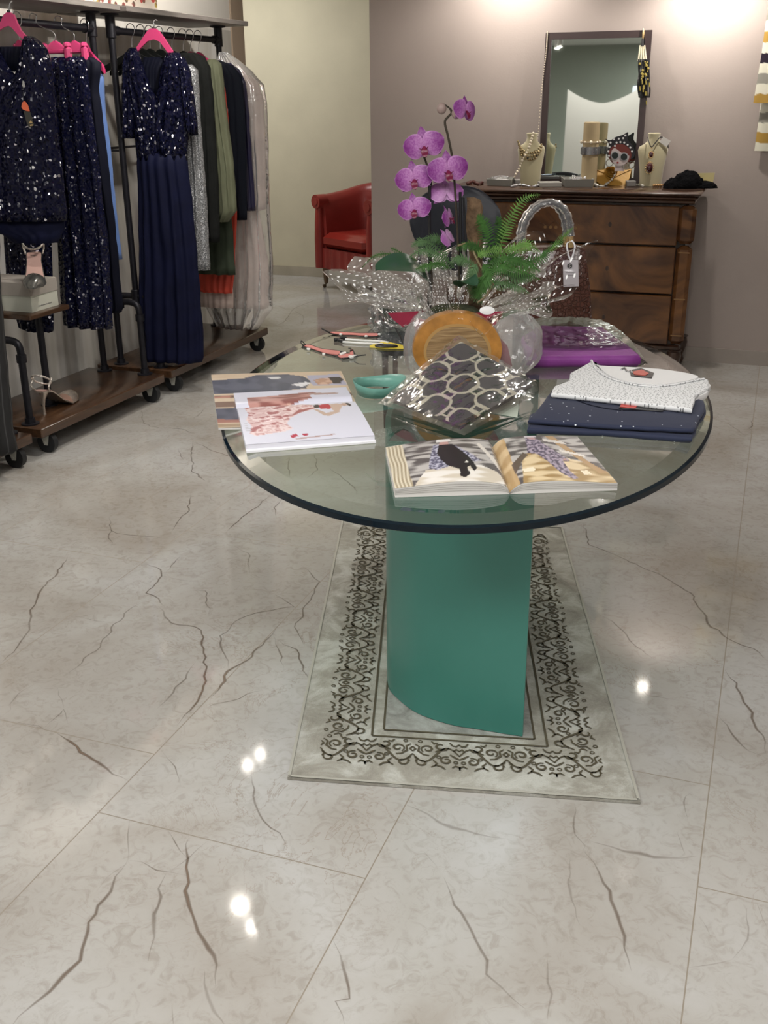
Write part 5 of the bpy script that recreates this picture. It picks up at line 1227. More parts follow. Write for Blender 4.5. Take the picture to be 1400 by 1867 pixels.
# v = 0 near edge, v = 1 far edge
gl_ = mixn((.10, .09, .09), (.48, .46, .44), 5, e=3.5, sh=3); fllw = mixn((.62, .56, .46), (.80, .77, .72), 4, e=3)
coat = mixn((.09, .09, .15), (.46, .46, .56), 30, sh=7)
fL = pic(gl_, [([(.17, 0), (.22, .12), (.30, .30), (.45, .33), (.62, .36), (.80, .36), (.93, .25), (1, .02), (1, 0)], fllw),
    ([(.0, 0), (.16, 0), (.15, 1), (.0, 1)], lambda u, v: tuple(lerp(x, y, .5+.5*sin(u*190+3*nz(v*3))) for x, y in zip((.30, .24, .15), (.72, .66, .52)))),
    ([(.33, .34), (.38, .64), (.43, .88), (.60, .86), (.76, .60), (.82, .46), (.74, .44), (.70, .34), (.60, .38), (.40, .28)], coat),
    ([(.44, .66), (.48, .86), (.60, .86), (.68, .66), (.73, .50), (.76, .30), (.72, .22), (.70, .34), (.67, .30), (.68, .16), (.62, .08), (.585, .12), (.60, .26), (.56, .30), (.50, .36), (.46, .50)], (.015, .013, .018)),
    ([(.66, .42), (.70, .40), (.69, .46)], (.7, .68, .62)),
    ([(.48, .86), (.50, .93), (.57, .93), (.57, .85)], (.50, .30, .28)), ([(.46, .92), (.47, 1), (.60, 1), (.60, .92)], (.72, .70, .68)),
    ([(.86, .9), (.97, .5), (.99, .3), (.96, .3), (.90, .6), (.83, .85)], (.7, .66, .6))])
gd = mixn((.36, .24, .10), (.72, .58, .36), 5, e=3, sh=3)
suit = mixn((.10, .085, .13), (.40, .34, .42), 30, sh=7)
fR = pic(gl_, [([(.13, 0), (.20, .40), (.30, .60), (.55, .56), (.80, .42), (1, .22), (1, 0)], gd),
    ([(0, 0), (.10, 0), (.13, 1), (0, 1)], mixn((.45, .30, .14), (.62, .46, .26), 6)),
    ([(.60, 1), (.70, 1), (.90, .40), (1.0, .2), (.9, .2)], (.42, .27, .13)), ([(.10, .20), (.20, .42), (.30, .56), (.26, .62), (.10, .40)], (.12, .09, .07)),
    ([(.34, .78), (.36, .94), (.48, .94), (.58, .70), (.70, .44), (.66, .40), (.62, .42), (.62, .22), (.66, .06), (.60, .04), (.52, .16), (.46, .40), (.40, .56), (.30, .60)], suit),
    ([(.38, .92), (.40, .99), (.46, .99), (.48, .91)], (.48, .30, .30)), ([(.36, .965), (.37, 1), (.50, 1), (.50, .96)], (.6, .56, .6)), ([(.62, .44), (.68, .42), (.66, .48)], (.45, .28, .25)),
    ([(.18, .20), (.30, .22), (.28, .30), (.17, .27)], (.85, .78, .6)), ([(.74, .14), (.82, .16), (.80, .24), (.73, .22)], (.85, .76, .58)),
    ([(.55, .86), (.8, .80), (.78, .86), (.56, .93)], (.65, .62, .58)), ([(.66, .62), (.9, .52), (.9, .57), (.66, .68)], (.7, .66, .6))])
for sd, ff in (('l', fL), ('r', fR)):
    P_ = page(sd); g = G(); g.grid(lambda u, v: P_(u, v)+Vector((0, 0, .0006)), 120, 60, cfn=ff); g.build('open_page', M['print'], ct, label='left page with a figure in black' if sd == 'l' else 'right page with a figure in a patterned suit')
    g = G(); rg = []
    for k in range(41):
        u = k/40; rg.append([P_(u, 0), P_(u, 1), P_(u, 1, 0), P_(u, 0, 0)])
    g.loft(rg); bl = g.build('page_block', attr_mat('page_block', .6) if 0 else PG, ct, smooth=False)
    g = G()
    for j in range(1, 5):                     # loose leaves fanned on the near edge
        k_ = .2+.16*j; A_ = [P_(i/30, 0, k_)-Vector((-_sa, _ca, 0))*.0012 for i in range(31)]
        ids = [[g.add(p), g.add(p+Vector((0, 0, .0007)))] for p in A_]
        for a, b_ in zip(ids, ids[1:]): g.face((a[0], b_[0], b_[1], a[1]))
    g.build('leaf_edge', mat('grey_leaf_edge', (.22, .20, .18), .6), bl)
# white card under the packet
g = G(); P = [at(x, y, Z0+.001) for x, y in ((737, 683), (952, 690), (943, 761), (719, 722))]; g.poly(P, th=.0008); 
tag(g.build('card_sheet', mat('pale_green_card', (.50, .56, .48), .5), smooth=False), 'pale greenish white card lying under the packaged scarf', 'card')

# teal translucent ribbon loop
RB = mat('teal_ribbon', (.19, .44, .37), .3, trans=.25, bump=.2, bump_s=30)
rc0 = at(690, 716, Z0); ax = Vector((cos(AZ), sin(AZ), 0)); ay = Vector((-sin(AZ), cos(AZ), 0))
g = G(); ids = []
for k in range(64):
    a = 2*pi*k/64; r = 1+.05*sin(3*a+1)
    c = rc0+ax*(.060*cos(a)*r)+ay*(.062*sin(a)*r); out_ = (ax*cos(a)+ay*sin(a))
    lean = .010+.006*sin(2*a)
    ids.append([g.add(c-out_*lean*0+Vector((0, 0, .001))), g.add(c+out_*lean*.5+Vector((0, 0, .018))), g.add(c+out_*lean+Vector((0, 0, .034+.006*sin(2*a+1))))])
for k in range(64):
    for j in range(2): g.face((ids[k][j], ids[(k+1) % 64][j], ids[(k+1) % 64][j+1], ids[k][j+1]))
o = g.build('ribbon_loop', RB, auto=180); o.modifiers.new('th', 'SOLIDIFY').thickness = .0012
tag(o, 'loop of translucent teal green ribbon between the white magazine and the packaged scarf', 'ribbon')

# lanyards / strips
SP = mat('salmon_strip', (.62, .22, .20), .4); WHs = mat('white_strip', (.8, .8, .78), .35); BLs = M['black']; YEs = mat('yellow_card', (.75, .60, .06), .45)
def flatp(g, pts, z, th=.002, sm=2):
    P = [at(x, y, z) for x, y in pts]; P = smooth_line(P, sm, True) if sm else P; g.loft([P, [p-Vector((0, 0, th)) for p in P]])
def C5(x, y): return (520+x/5.833, 580+y/5.833)
def cc(pts): return [C5(x, y) for x, y in pts]
t = thing('beaded_strap', 'salmon pink strap with black edging and a wire hook, nearest the navy-dress magazine', 'strap', tuple(at(605, 640, Z0)))
g = G(); flatp(g, cc([(180, 290), (260, 275), (380, 320), (520, 335), (600, 350), (700, 370), (770, 400), (620, 435), (540, 405), (400, 370), (300, 335), (200, 315)]), Z0+.003); g.build('edging', BLs, t)
g = G(); flatp(g, cc([(200, 290), (260, 282), (380, 325), (510, 340), (580, 352), (560, 385), (420, 365), (300, 325)]), Z0+.005); flatp(g, cc([(560, 395), (680, 375), (740, 395), (620, 425)]), Z0+.005)
flatp(g, cc([(690, 330), (715, 335), (725, 385), (690, 380)]), Z0+.010, .002); g.build('pink_band', SP, t)
for P in ([(575, 375), (630, 355), (650, 365), (600, 385)], [(670, 400), (740, 385), (755, 400), (700, 415)], [(395, 368), (425, 370), (420, 382), (395, 380)], [(230, 315), (265, 318), (260, 328), (230, 325)]):
    g = G(); flatp(g, cc(P), Z0+.008, .004); g.build('white_bead', WHs, t)
g = G(); g.tube(smooth_line([at(*C5(x, y), Z0+.005) for x, y in ((215, 285), (185, 250), (165, 245), (175, 275), (210, 290))], 5), .0018, 6); g.build('wire_loop', BLs, t)
g = G(); g.tube(smooth_line([at(*C5(600, 428), Z0+.004), at(*C5(720, 415), Z0+.006), at(*C5(780, 400), Z0+.012), at(*C5(858, 390), Z0+.014)], 5), .002, 6); g.build('cord', BLs, t)
g = G(); g.tube(smooth_line([at(*C5(x, y), Z0+.012) for x, y in ((670, 320), (700, 325), (690, 350), (720, 340), (740, 385))], 5), .0015, 6); g.build('hook', BLs, t)
t = thing('beaded_strap', 'salmon pink strap with black edging, farthest of the straps, running under the cellophane', 'strap', tuple(at(660, 608, Z0)))
g = G(); flatp(g, cc([(460, 145), (560, 140), (800, 155), (990, 155), (985, 190), (860, 200), (740, 180), (580, 178), (470, 160)]), Z0+.003); g.build('edging', BLs, t)
g = G(); flatp(g, cc([(475, 148), (560, 145), (800, 160), (975, 160), (975, 185), (840, 182), (700, 172), (580, 170)]), Z0+.005); g.build('pink_band', SP, t)
g = G(); g.tube(smooth_line([at(*C5(x, y), Z0+.006) for x, y in ((470, 150), (430, 135), (390, 110), (400, 125))], 5), .0022, 6); g.build('wire_loop', BLs, t)
for x_ in (590, 860, 1000): 
    g = G(); g.ball(at(*C5(x_, 172+(x_ == 860)*20), Z0+.006), .006, 8, .6); g.build('white_bead', WHs, t)
t = thing('lanyard', 'black and white cord lanyard with a yellow card, between the two pink straps', 'lanyard', tuple(at(665, 622, Z0)))
g = G(); g.tube(smooth_line([at(*C5(x, y), Z0+.004) for x, y in ((640, 225), (780, 235), (1000, 245), (1100, 260))], 5), .0035, 6); g.tube(smooth_line([at(*C5(x, y), Z0+.004) for x, y in ((610, 252), (780, 265), (900, 270), (1040, 275))], 5), .0035, 6); g.build('white_cord', WHs, t)
g = G(); g.tube(smooth_line([at(*C5(x, y), Z0+.005) for x, y in ((520, 232), (570, 228), (640, 215), (600, 215), (570, 235), (620, 248))], 5), .006, 8); g.build('clasp', BLs, t)
g = G(); flatp(g, cc([(895, 290), (1060, 245), (1250, 285), (1260, 325), (1060, 320), (900, 310)]), Z0+.003, .001, 0); g.build('yellow_card', YEs, t)
g = G(); g.tube(smooth_line([at(*C5(x, y), Z0+.006) for x, y in ((960, 295), (1020, 285), (1140, 290), (1180, 300), (1040, 305), (970, 300))], 5), .004, 6); g.build('black_cord', BLs, t)

# packaged scarf
wp = at(836, 697, Z0)                    # foot of the wood slice
def pk_pt(u, v):                         # u: left->right corner axis, v: far->near
    A, B, Cc, D = PKc; return A*(1-u)*(1-v)+B*u*(1-v)+Cc*u*v+D*(1-u)*v
topc = atD(836, 611, wp-VIEWN*.055)
PKc = [topc, at(996, 711, Z0+.022), at(846, 796, Z0+.008), at(688, 736, Z0+.006)]
pkn = (PKc[1]-PKc[3]).cross(PKc[0]-PKc[2]).normalized(); pkn = pkn if pkn.z > 0 else -pkn
SC = attr_mat('printed_silk', .45, .4)
def trellis(u, v):
    u, v = u*2.55+.15, v*2.55+.2; u += .06*nz(u*2, v*2); v += .06*nz(u*2, v*2, 5)
    cu, cv = u-math.floor(u)-.5, v-math.floor(v)-.5; r = sqrt(cu*cu+cv*cv); w_ = .037
    hit = abs(r-.40) < w_
    a = abs(abs(cu)-.5) if 1 else 0
    for (x_, y_) in ((.5, 0), (-.5, 0), (0, .5), (0, -.5)):
        m_ = max(abs(cu-x_), abs(cv-y_)); hit |= abs(m_-.15) < w_*.8
    return (.47, .44, .35) if hit else (.016, .017, .03)
def pk_surf(u, v, k=1., side=1):
    b_ = (sin(pi*u)*sin(pi*v))**.5 if 0 < u < 1 and 0 < v < 1 else 0
    return pk_pt(u, v)+pkn*(k*b_*(.020+.006*nz(u*4, v*4, 3)) if side > 0 else -.001*b_)
bag = thing('scarf_packet', 'clear plastic packet holding a folded black scarf with a cream ring trellis pattern', 'packaged scarf', tuple(at(845, 740, Z0)))
g = G(); g.grid(lambda u, v: pk_surf(lerp(.08, .90, u), lerp(.06, .93, v)), 150, 150, cfn=trellis)
g.grid(lambda u, v: pk_surf(lerp(.90, .08, u), lerp(.06, .93, v), 1, -1), 10, 10, cfn=lambda u, v: (.016, .017, .03)); g.build('folded_scarf', SC, bag, auto=180)
PF = film('packet_film', tint=(.98, .98, .98), rough=.09, bump=.2, bump_s=14, base=.0, mult=.32)
g = G()
def crum(u, v, a): return pk_surf(u, v)+pkn*(.0035+a*(abs(nz(u*6, v*2, 1))*.010+abs(nz(u*11, v*9, 2))*.0035)*(1 if 0 < u < 1 and 0 < v < 1 else 0))
g.grid(lambda u, v: crum(u, v, 1), 60, 60); g.grid(lambda u, v: pk_surf(1-u, v, 1, -1)-pkn*.0015, 10, 10); g.build('plastic_film', PF, bag, auto=25)

# folded garments
t = thing('folded_top', 'folded dark navy top with scattered sparkles, under the white studded top', 'folded clothing', tuple(at(1120, 770, Z0)))
NV = mat('navy_jersey', (.008, .014, .045), .75, sheen=.1); N, L, b = nt(NV); tc = N.new('ShaderNodeTexCoord')
v_ = N.new('ShaderNodeTexVoronoi'); v_.inputs['Scale'].default_value = 42; L.new(tc.outputs['Object'], v_.inputs['Vector'])
hit = math_n(N, L, 'LESS_THAN', v_.outputs['Distance'], .09); mm_ = N.new('ShaderNodeMix'); mm_.data_type = 'RGBA'; L.new(hit, mm_.inputs[0]); mm_.inputs[6].default_value = (.008, .014, .045, 1); mm_.inputs[7].default_value = (.8, .85, .9, 1); L.new(mm_.outputs[2], b.inputs['Base Color'])
def pl_(pts, z): return [at(x, y, z) for x, y in pts]
def dens(P, n=3):
    o = []
    for i, p in enumerate(P):
        q_ = P[(i+1) % len(P)]
        for k in range(n):
            x = p.lerp(q_, k/n); o.append(x+Vector((nz(x.x*30, x.y*30)*.003, nz(x.x*30, x.y*30, 5)*.003, 0)))
    return o
nv_ = dens(pl_([(960, 783), (966, 757), (985, 748), (1004, 716), (1090, 705), (1200, 712), (1286, 738), (1287, 752), (1275, 770), (1262, 800), (1100, 788)], Z0+.012), 6)
G().slab(nv_, Z0, Z0+.015, .006).build('lower_fold', NV, t, auto=60)
nv2 = dens(pl_([(962, 768), (985, 742), (1006, 712), (1090, 700), (1200, 708), (1284, 732), (1284, 748), (1264, 786), (1100, 778)], Z0+.024), 6)
G().slab(nv2, Z0+.0165, Z0+.028, .006).build('upper_fold', NV, t, auto=60)
zt_ = Z0+.0285
G().tube(smooth_line([at(1030, 719, zt_), at(1070, 737, zt_), at(1130, 748, zt_), at(1200, 748, zt_), at(1255, 742, zt_)], 6), .0016, 6).build('neckline_seam', M['navy_dark'], t)
g = G(); P = pl_([(1131, 738), (1212, 744), (1208, 751), (1128, 745)], zt_+.001); g.loft([P, [p+Vector((0, 0, .0015)) for p in P]]); lb = g.build('label', mat('black_label', (.02, .02, .022), .4), t, smooth=False)
g = G(); P = pl_([(1132, 737.5), (1162, 740), (1158, 744.5), (1130, 742)], zt_+.0028); g.loft([P, [p+Vector((0, 0, .0008)) for p in P]]); g.build('red_print', mat('red_label', (.50, .05, .04), .4), lb, smooth=False)
t = thing('folded_top', 'folded white top covered in tiny silver studs, on the navy folded top', 'folded clothing', tuple(at(1150, 710, Z0+.03)))
WS = mat('studded_white', (.74, .75, .76), .7, sheen=.1); N, L, b = nt(WS); tc = N.new('ShaderNodeTexCoord')
v_ = N.new('ShaderNodeTexVoronoi'); v_.voronoi_dimensions = '2D'; v_.inputs['Scale'].default_value = 118; v_.inputs['Randomness'].default_value = .85; L.new(tc.outputs['Object'], v_.inputs['Vector'])
hit = math_n(N, L, 'LESS_THAN', v_.outputs['Distance'], .21); mm_ = N.new('ShaderNodeMix'); mm_.data_type = 'RGBA'; L.new(hit, mm_.inputs[0]); mm_.inputs[6].default_value = (.74, .75, .76, 1); mm_.inputs[7].default_value = (.30, .31, .32, 1); L.new(mm_.outputs[2], b.inputs['Base Color']); L.new(math_n(N, L, 'MULTIPLY', hit, .8), b.inputs['Metallic'])
zw = Z0+.0295
w1 = dens(pl_([(1005, 717), (1010, 704), (1036, 695), (1040, 680), (1078, 659), (1092, 668), (1200, 674), (1291, 692), (1293, 706), (1268, 722), (1262, 746), (1130, 730)], zw+.012), 5)
G().slab(w1, zw, zw+.013, .004).build('body', WS, t, auto=60)
w2 = dens(pl_([(1036, 690), (1046, 676), (1078, 656), (1091, 666), (1200, 671), (1290, 688), (1290, 700), (1240, 707), (1262, 730), (1100, 714), (1030, 700)], zw+.022), 5)
PWt = mat('plain_white_jersey', (.76, .76, .76), .7)
g = G(); P = smooth_line(pl_([(1086, 662), (1095, 668), (1200, 674), (1272, 687), (1240, 698), (1190, 702), (1140, 696), (1105, 682)], zw+.0138), 4, True); g.loft([P, [p+Vector((0, 0, .0025)) for p in P]]); g.build('neck_facing', PWt, t)
g = G(); g.tube(smooth_line(pl_([(1078, 657), (1090, 676), (1120, 692), (1170, 703), (1220, 702), (1284, 690)], zw+.0155), 6), .0035, 8, flat=.6); g.build('neckband', WS, t)
g = G(); P = dens(pl_([(1288, 692), (1296, 700), (1290, 714), (1268, 724), (1262, 718)], zw+.008), 3); g.slab(P, zw-.012, zw+.006, .004); g.build('sleeve_fold', PWt, t)
g = G(); P = pl_([(1148, 676), (1168, 672), (1192, 681), (1188, 690), (1150, 686)], zw+.017); g.loft([P, [p+Vector((0, 0, .002)) for p in P]]); lb = g.build('label', mat('black_label_b', (.02, .015, .016), .4), t, smooth=False)
g = G(); P = pl_([(1153, 678), (1170, 674), (1183, 681), (1176, 685), (1156, 683)], zw+.0195); g.loft([P, [p+Vector((0, 0, .001)) for p in P]]); g.build('red_print', mat('red_label_b', (.50, .07, .05), .35), lb, smooth=False)
g = G(); g.tube(smooth_line(pl_([(1132, 674), (1139, 671), (1143, 677), (1150, 677), (1153, 681)], zw+.018), 4), .003, 6); g.build('silver_thread', M['steel'], t)

# purple garment in plastic
t = thing('purple_garment', 'folded purple garment in clear plastic on the far right of the glass table', 'folded clothing', tuple(at(1080, 630, Z0)))
PU = mat('purple_cloth', (.20, .03, .22), .6, noise_s=12, noise_a=.15, bump=.4, bump_s=25)
pp = [at(x, y, Z0+.02) for x, y in ((960, 660), (1168, 657), (1150, 640), (1098, 603), (985, 600), (950, 620))]
pp = dens(pp, 8)
G().slab(pp, Z0, Z0+.034, .012).build('cloth', PU, t, auto=180)
g = G(); A_ = [at(948, 664, Z0), at(1182, 661, Z0), at(1104, 600, Z0), at(950, 598, Z0)]
def pv(u, v):
    p = A_[0]*(1-u)*(1-v)+A_[1]*u*(1-v)+A_[2]*u*v+A_[3]*(1-u)*v; e = (sin(pi*u)*sin(pi*v)) if 0 < u < 1 and 0 < v < 1 else 0
    return p+Vector((0, 0, .002+.042*min(1, e*6)**.6+.006*abs(nz(u*12, v*7, 5))*(e > 0)))
g.grid(pv, 50, 40); g.build('plastic_film', film('purple_packet_film', rough=.08, bump=.35, bump_s=14, base=.03, mult=.8), t, auto=25)

# ------------------------------------------------------------------ orchid arrangement
og = at(845, 668, Z0)
arr = thing('orchid_arrangement', 'purple orchid with ferns and a wood slice, wrapped in dotted cellophane on the glass table', 'potted plant', tuple(og))
wc_y = 625
WO = mat('orange_bark_rim', (.40, .19, .045), .35, coat=.3); WI = mat('sawn_wood', (.30, .20, .10), .5); 
wf = wp+VIEWN*.0
def Wp(x, y, o=0.): return atD(x, y, wf-VIEWN*o)
def wslice(cx, cy, rx, ry, n=48, j=0): return [(cx+rx*cos(2*pi*k/n)*(1+.02*sin(3*2*pi*k/n+j)), cy+ry*sin(2*pi*k/n)*(1+.015*cos(2*2*pi*k/n+j))) for k in range(n)]
# log pot lying on its side: slice face to the room
fc_ = [Wp(x, y) for x, y in wslice(834, 633, 81, 64)]; mn = min(p.z for p in fc_)
for p in fc_: p.z += Z0-mn
ce = sum(fc_, Vector())/len(fc_)
WSm = mat('sawn_wood_face', (.3, .2, .1), .42, coat=.2); N, L, b = nt(WSm); tc = N.new('ShaderNodeTexCoord')
wv_ = N.new('ShaderNodeTexNoise'); mp = N.new('ShaderNodeMapping'); mp.inputs['Rotation'].default_value = (0, radians(25), 0); mp.inputs['Scale'].default_value = (6, 6, 90); L.new(tc.outputs['Object'], mp.inputs[0]); L.new(mp.outputs[0], wv_.inputs['Vector']); wv_.inputs['Scale'].default_value = 2.5; wv_.inputs['Detail'].default_value = 5
L.new(ramp(wv_.outputs['Fac'], [(.32, (.17, .10, .045)), (.52, (.30, .19, .09)), (.7, (.42, .29, .15))]), b.inputs['Base Color'])
WR = mat('amber_rim', (.42, .19, .04), .3, coat=.4, noise_s=25, noise_a=.3)
g = G(); dk = VIEWN*.045
g.loft([fc_, [p+(p-ce)*.02+dk*.3 for p in fc_], [p+(p-ce)*.01+dk for p in fc_]]); g.build('wood_slice', WR, arr, auto=50, label='round slice of wood with an amber rim')
g = G(); i1 = [ce+(p-ce)*.70+Vector((0, 0, -.008))-VIEWN*.0012 for p in fc_]; i2 = [p-VIEWN*.001 for p in i1]; g.loft([i1, i2]); sl_ = g.build('heartwood', WSm, bpy.data.objects['wood_slice'], smooth=False)
i0 = [ce+(p-ce)*.76+Vector((0, 0, -.006))-VIEWN*.0004 for p in fc_]; i1b = [p-VIEWN*.0006 for p in i0]; G().loft([i0, i1b]).build('pale_ring', mat('pale_ring_wood', (.42, .25, .09), .4), bpy.data.objects['wood_slice'], smooth=False)
pc = ce+VIEWN*.17; pc.z = Z0
CR = mat('crimson_paper', (.22, .006, .032), .4, noise_s=20, noise_a=.2)
G().lathe([(.065, 0), (.095, .02), (.11, .08), (.115, .15), (.108, .155), (.10, .13), (.02, .12)], pc, 28).build('pot', CR, arr)
for x_, s_ in ((735, -1), (890, 1)):
    g = G(); P = [Wp(x_-28, 571, -.05), Wp(x_+28, 568, -.05), Wp(x_+20, 585, -.05), Wp(x_, 597+8*(s_ > 0), -.04), Wp(x_-18, 583, -.05)]; g.loft([[p+VIEWN*.006 for p in P], P]); g.build('crimson_flap', CR, arr)
G().loft([[Wp(x, y, -.06-o) for x, y in ((905, 610), (925, 630), (934, 668), (928, 672), (910, 655))] for o in (0, .03)]).build('crimson_side', CR, arr)
SOIL = mat('moss', (.04, .05, .02), .95, noise_s=60, noise_a=.5, bump=.8, bump_s=60)
G().lathe([(.10, .13), (.095, .15), (.06, .175), (.01, .185)], pc, 24).build('moss', SOIL, arr)
BK = mat('bark', (.16, .10, .055), .9, noise_s=30, noise_a=.5, bump=1., bump_s=45)
bp0 = pc+VIEWN*.03; g = G()
bar = [(868, 470, 12), (866, 440, 14), (863, 405, 14), (866, 380, 15), (864, 365, 13), (858, 360, 8)]
rg = []
for x_, y_, hw in bar:
    a, b_ = atD(x_-hw, y_, bp0), atD(x_+hw, y_, bp0); r = (b_-a).length/2; c = a.lerp(b_, .5)
    rg.append([c+side*(cos(2*pi*k/14)*r*(1+.15*nz(k*1.3, y_*.07)))+VIEWN*(sin(2*pi*k/14)*r*.7) for k in range(14)])
a = bp0.copy(); g.loft([[Vector((p.x, p.y, Z0+.15)) for p in rg[0]]]+rg); g.build('bark_piece', BK, arr, auto=180)
STM = mat('orchid_stem', (.035, .025, .015), .5); STK = mat('black_stake', (.01, .01, .012), .4); BRN = mat('green_stem', (.10, .13, .04), .5)
sp0 = pc-VIEWN*.02
def S_(x, y, o=0.): return atD(x, y, sp0-VIEWN*o)
G().tube(smooth_line([S_(838, 520), S_(834, 430), S_(829, 340), S_(824, 286), S_(817, 250), S_(811, 223), S_(817, 213), S_(823, 206), S_(820, 198), S_(809, 190)], 5), [.0032]*40+[.0022]*6, 8).build('flower_stem', STM, arr)
G().tube([S_(822, 207), S_(829, 199), S_(838, 200)], .0022, 6).build('flower_stem', STM, arr)
G().tube(smooth_line([S_(788, 520), S_(783, 420), S_(783, 340), S_(778, 300), S_(765, 270)], 5), .003, 8).build('flower_stem', STM, arr)
G().tube([S_(783, 500), S_(783, 324)], .0042, 8).tube([S_(783, 340), S_(783, 330)], .007, 8).build('stake', STK, arr)
G().tube([S_(840, 500), S_(839, 350)], .0042, 8).build('stake', STK, arr)
G().tube([S_(850, 470), S_(845, 360)], .003, 8).build('stake', STK, arr)
BU = mat('bud_skin', (.30, .22, .20), .5)
for x_, y_, r in ((805, 198, .013), (832, 207, .013)): G().ball(S_(x_, y_, .005), r, 14, 1.1).build('bud', BU, arr)
# orchid petals
OP = mat('orchid_petal', (.32, .03, .36), .45, sheen=.1, sss=0.); N, L, b = nt(OP)
a_ = N.new('ShaderNodeVertexColor'); a_.layer_name = 'Col'; tc = N.new('ShaderNodeTexCoord')
sp_ = noise_n(210, 3); m3 = N.new('ShaderNodeMix'); m3.data_type = 'RGBA'; L.new(math_n(N, L, 'MULTIPLY', a_.outputs['Alpha'], ramp(sp_.outputs['Fac'], [(.42, (0, 0, 0)), (.58, (1, 1, 1))])), m3.inputs[0])
L.new(a_.outputs[0], m3.inputs[6]); m3.inputs[7].default_value = (.52, .26, .52, 1); L.new(m3.outputs[2], b.inputs['Base Color'])
OL = mat('orchid_lip', (.15, .004, .04), .35)
def petal(g, c, ang, ln, wd, R_, cup=.12, back=False, round_=1.):
    """R_ columns: x right, y up, z toward viewer"""
    nu, nv = 14, 12
    ca2, sa2 = cos(ang), sin(ang)
    def P(u, v):
        s_ = v; prof = sin(pi*min(1, s_**(.62 if round_ < 1 else .75)))**(.55 if round_ >= 1 else .9)
        prof = max(prof, .14*(1-s_)**.5 if s_ < 1 else 0)
        a = (2*u-1)*wd*prof; l = ln*s_; z = -cup*ln*s_*s_+.12*wd*(1-(2*u-1)**2)*prof-.03*ln+.01*ln*sin(9*u+5*v)
        return c+R_@Vector((ca2*l-sa2*a, sa2*l+ca2*a, z))
    dp_, md, wh_ = (.155, .008, .165), (.23, .025, .25), (.40, .15, .40)
    if back: dp_, md, wh_ = (.28, .07, .30), (.33, .11, .35), (.42, .22, .42)
    def cf(u, v):
        e = max(abs(2*u-1)**4, v**6); t_ = min(1, v*1.4)
        c_ = [lerp(x, y, t_) for x, y in zip(wh_, md)]
        c_ = [lerp(x, y, min(1, max(0, (v-.35)*1.5))) for x, y in zip(c_, dp_)]
        if v > .94 or abs(2*u-1) > .96 and v > .3: c_ = [lerp(x, y, .5) for x, y in zip(c_, (.6, .35, .62))]
        return (*c_, .62*max(0, 1-v*1.1)+.03)
    g.grid(P, nu, nv, cfn=cf)
def flower(x, y, r_px, yaw, pitch, roll, label, off=0., back=False):
    c = S_(x, y, off); r = (S_(x+r_px, y, off)-c).length*1.1
    B_ = Matrix((side, Vector((0, 0, 1)), -VIEWN)).transposed()
    R_ = B_@Matrix.Rotation(yaw, 3, 'Y')@Matrix.Rotation(pitch, 3, 'X')@Matrix.Rotation(roll, 3, 'Z')
    f = bpy.data.objects.new('flower', None); C.objects.link(f); f.parent = arr; f.location = c-Vector(arr['_o']); f['_o'] = tuple(c); f.empty_display_size = .02
    f['label'] = label
    for a_, wd, ln, cu, rd in ((pi/2, .33, .92, .15, .9), (radians(212), .27, .85, .1, .9), (radians(-32), .27, .85, .1, .9)):
        g = G(); petal(g, c-R_@Vector((0, 0, .1*r)), a_, ln*r, wd*r, R_, cu, back, rd); g.build('sepal', OP, f, auto=180)
    for a_ in (radians(168), radians(12)):
        g = G(); petal(g, c, a_, 1.0*r, .56*r, R_, .16, back); g.build('petal', OP, f, auto=180)
    if not back:
        g = G()
        g.loft([[c+R_@Vector((cos(2*pi*k/12)*w_*r, yy_*r+sin(2*pi*k/12)*w_*r*.6, z_*r)) for k in range(12)] for w_, yy_, z_ in ((.07, 0, 0), (.13, -.08, .12), (.17, -.20, .22), (.13, -.34, .26), (.03, -.44, .20))])
        for s_ in (-1, 1): g.loft([[c+R_@Vector((s_*(.10+.10*t_)*r+cos(2*pi*k/8)*.035*r, (-.10+.10*t_)*r, (.14+.10*t_)*r+sin(2*pi*k/8)*.05*r)) for k in range(8)] for t_ in (0, .5, 1)])
        g.build('lip', OL, f, label='dark magenta lip')
for a_ in ((850, 203, 28, .75, -.05, -.15, 'topmost flower of the orchid, facing right', .0), (773, 268, 36, -.1, .05, .20, 'wide flower at the upper left of the orchid', .02),
           (755, 328, 34, -.15, .0, .22, 'flower at the middle left of the orchid', .015), (817, 312, 36, .08, .05, .12, 'widest flower in the centre of the orchid', .03),
           (755, 383, 30, -.2, .0, .20, 'lowest flower on the left of the orchid', .02)):
    flower(*a_)
flower(814, 352, 31, .1, -.5, .05, 'pale back-turned flower below the centre one', -.005, True)
flower(820, 398, 24, 1.15, -.2, .1, 'narrow side-on flower low on the orchid', .005)
flower(819, 434, 22, 1.0, -.5, .3, 'drooping lowest flower of the orchid', .01, True)
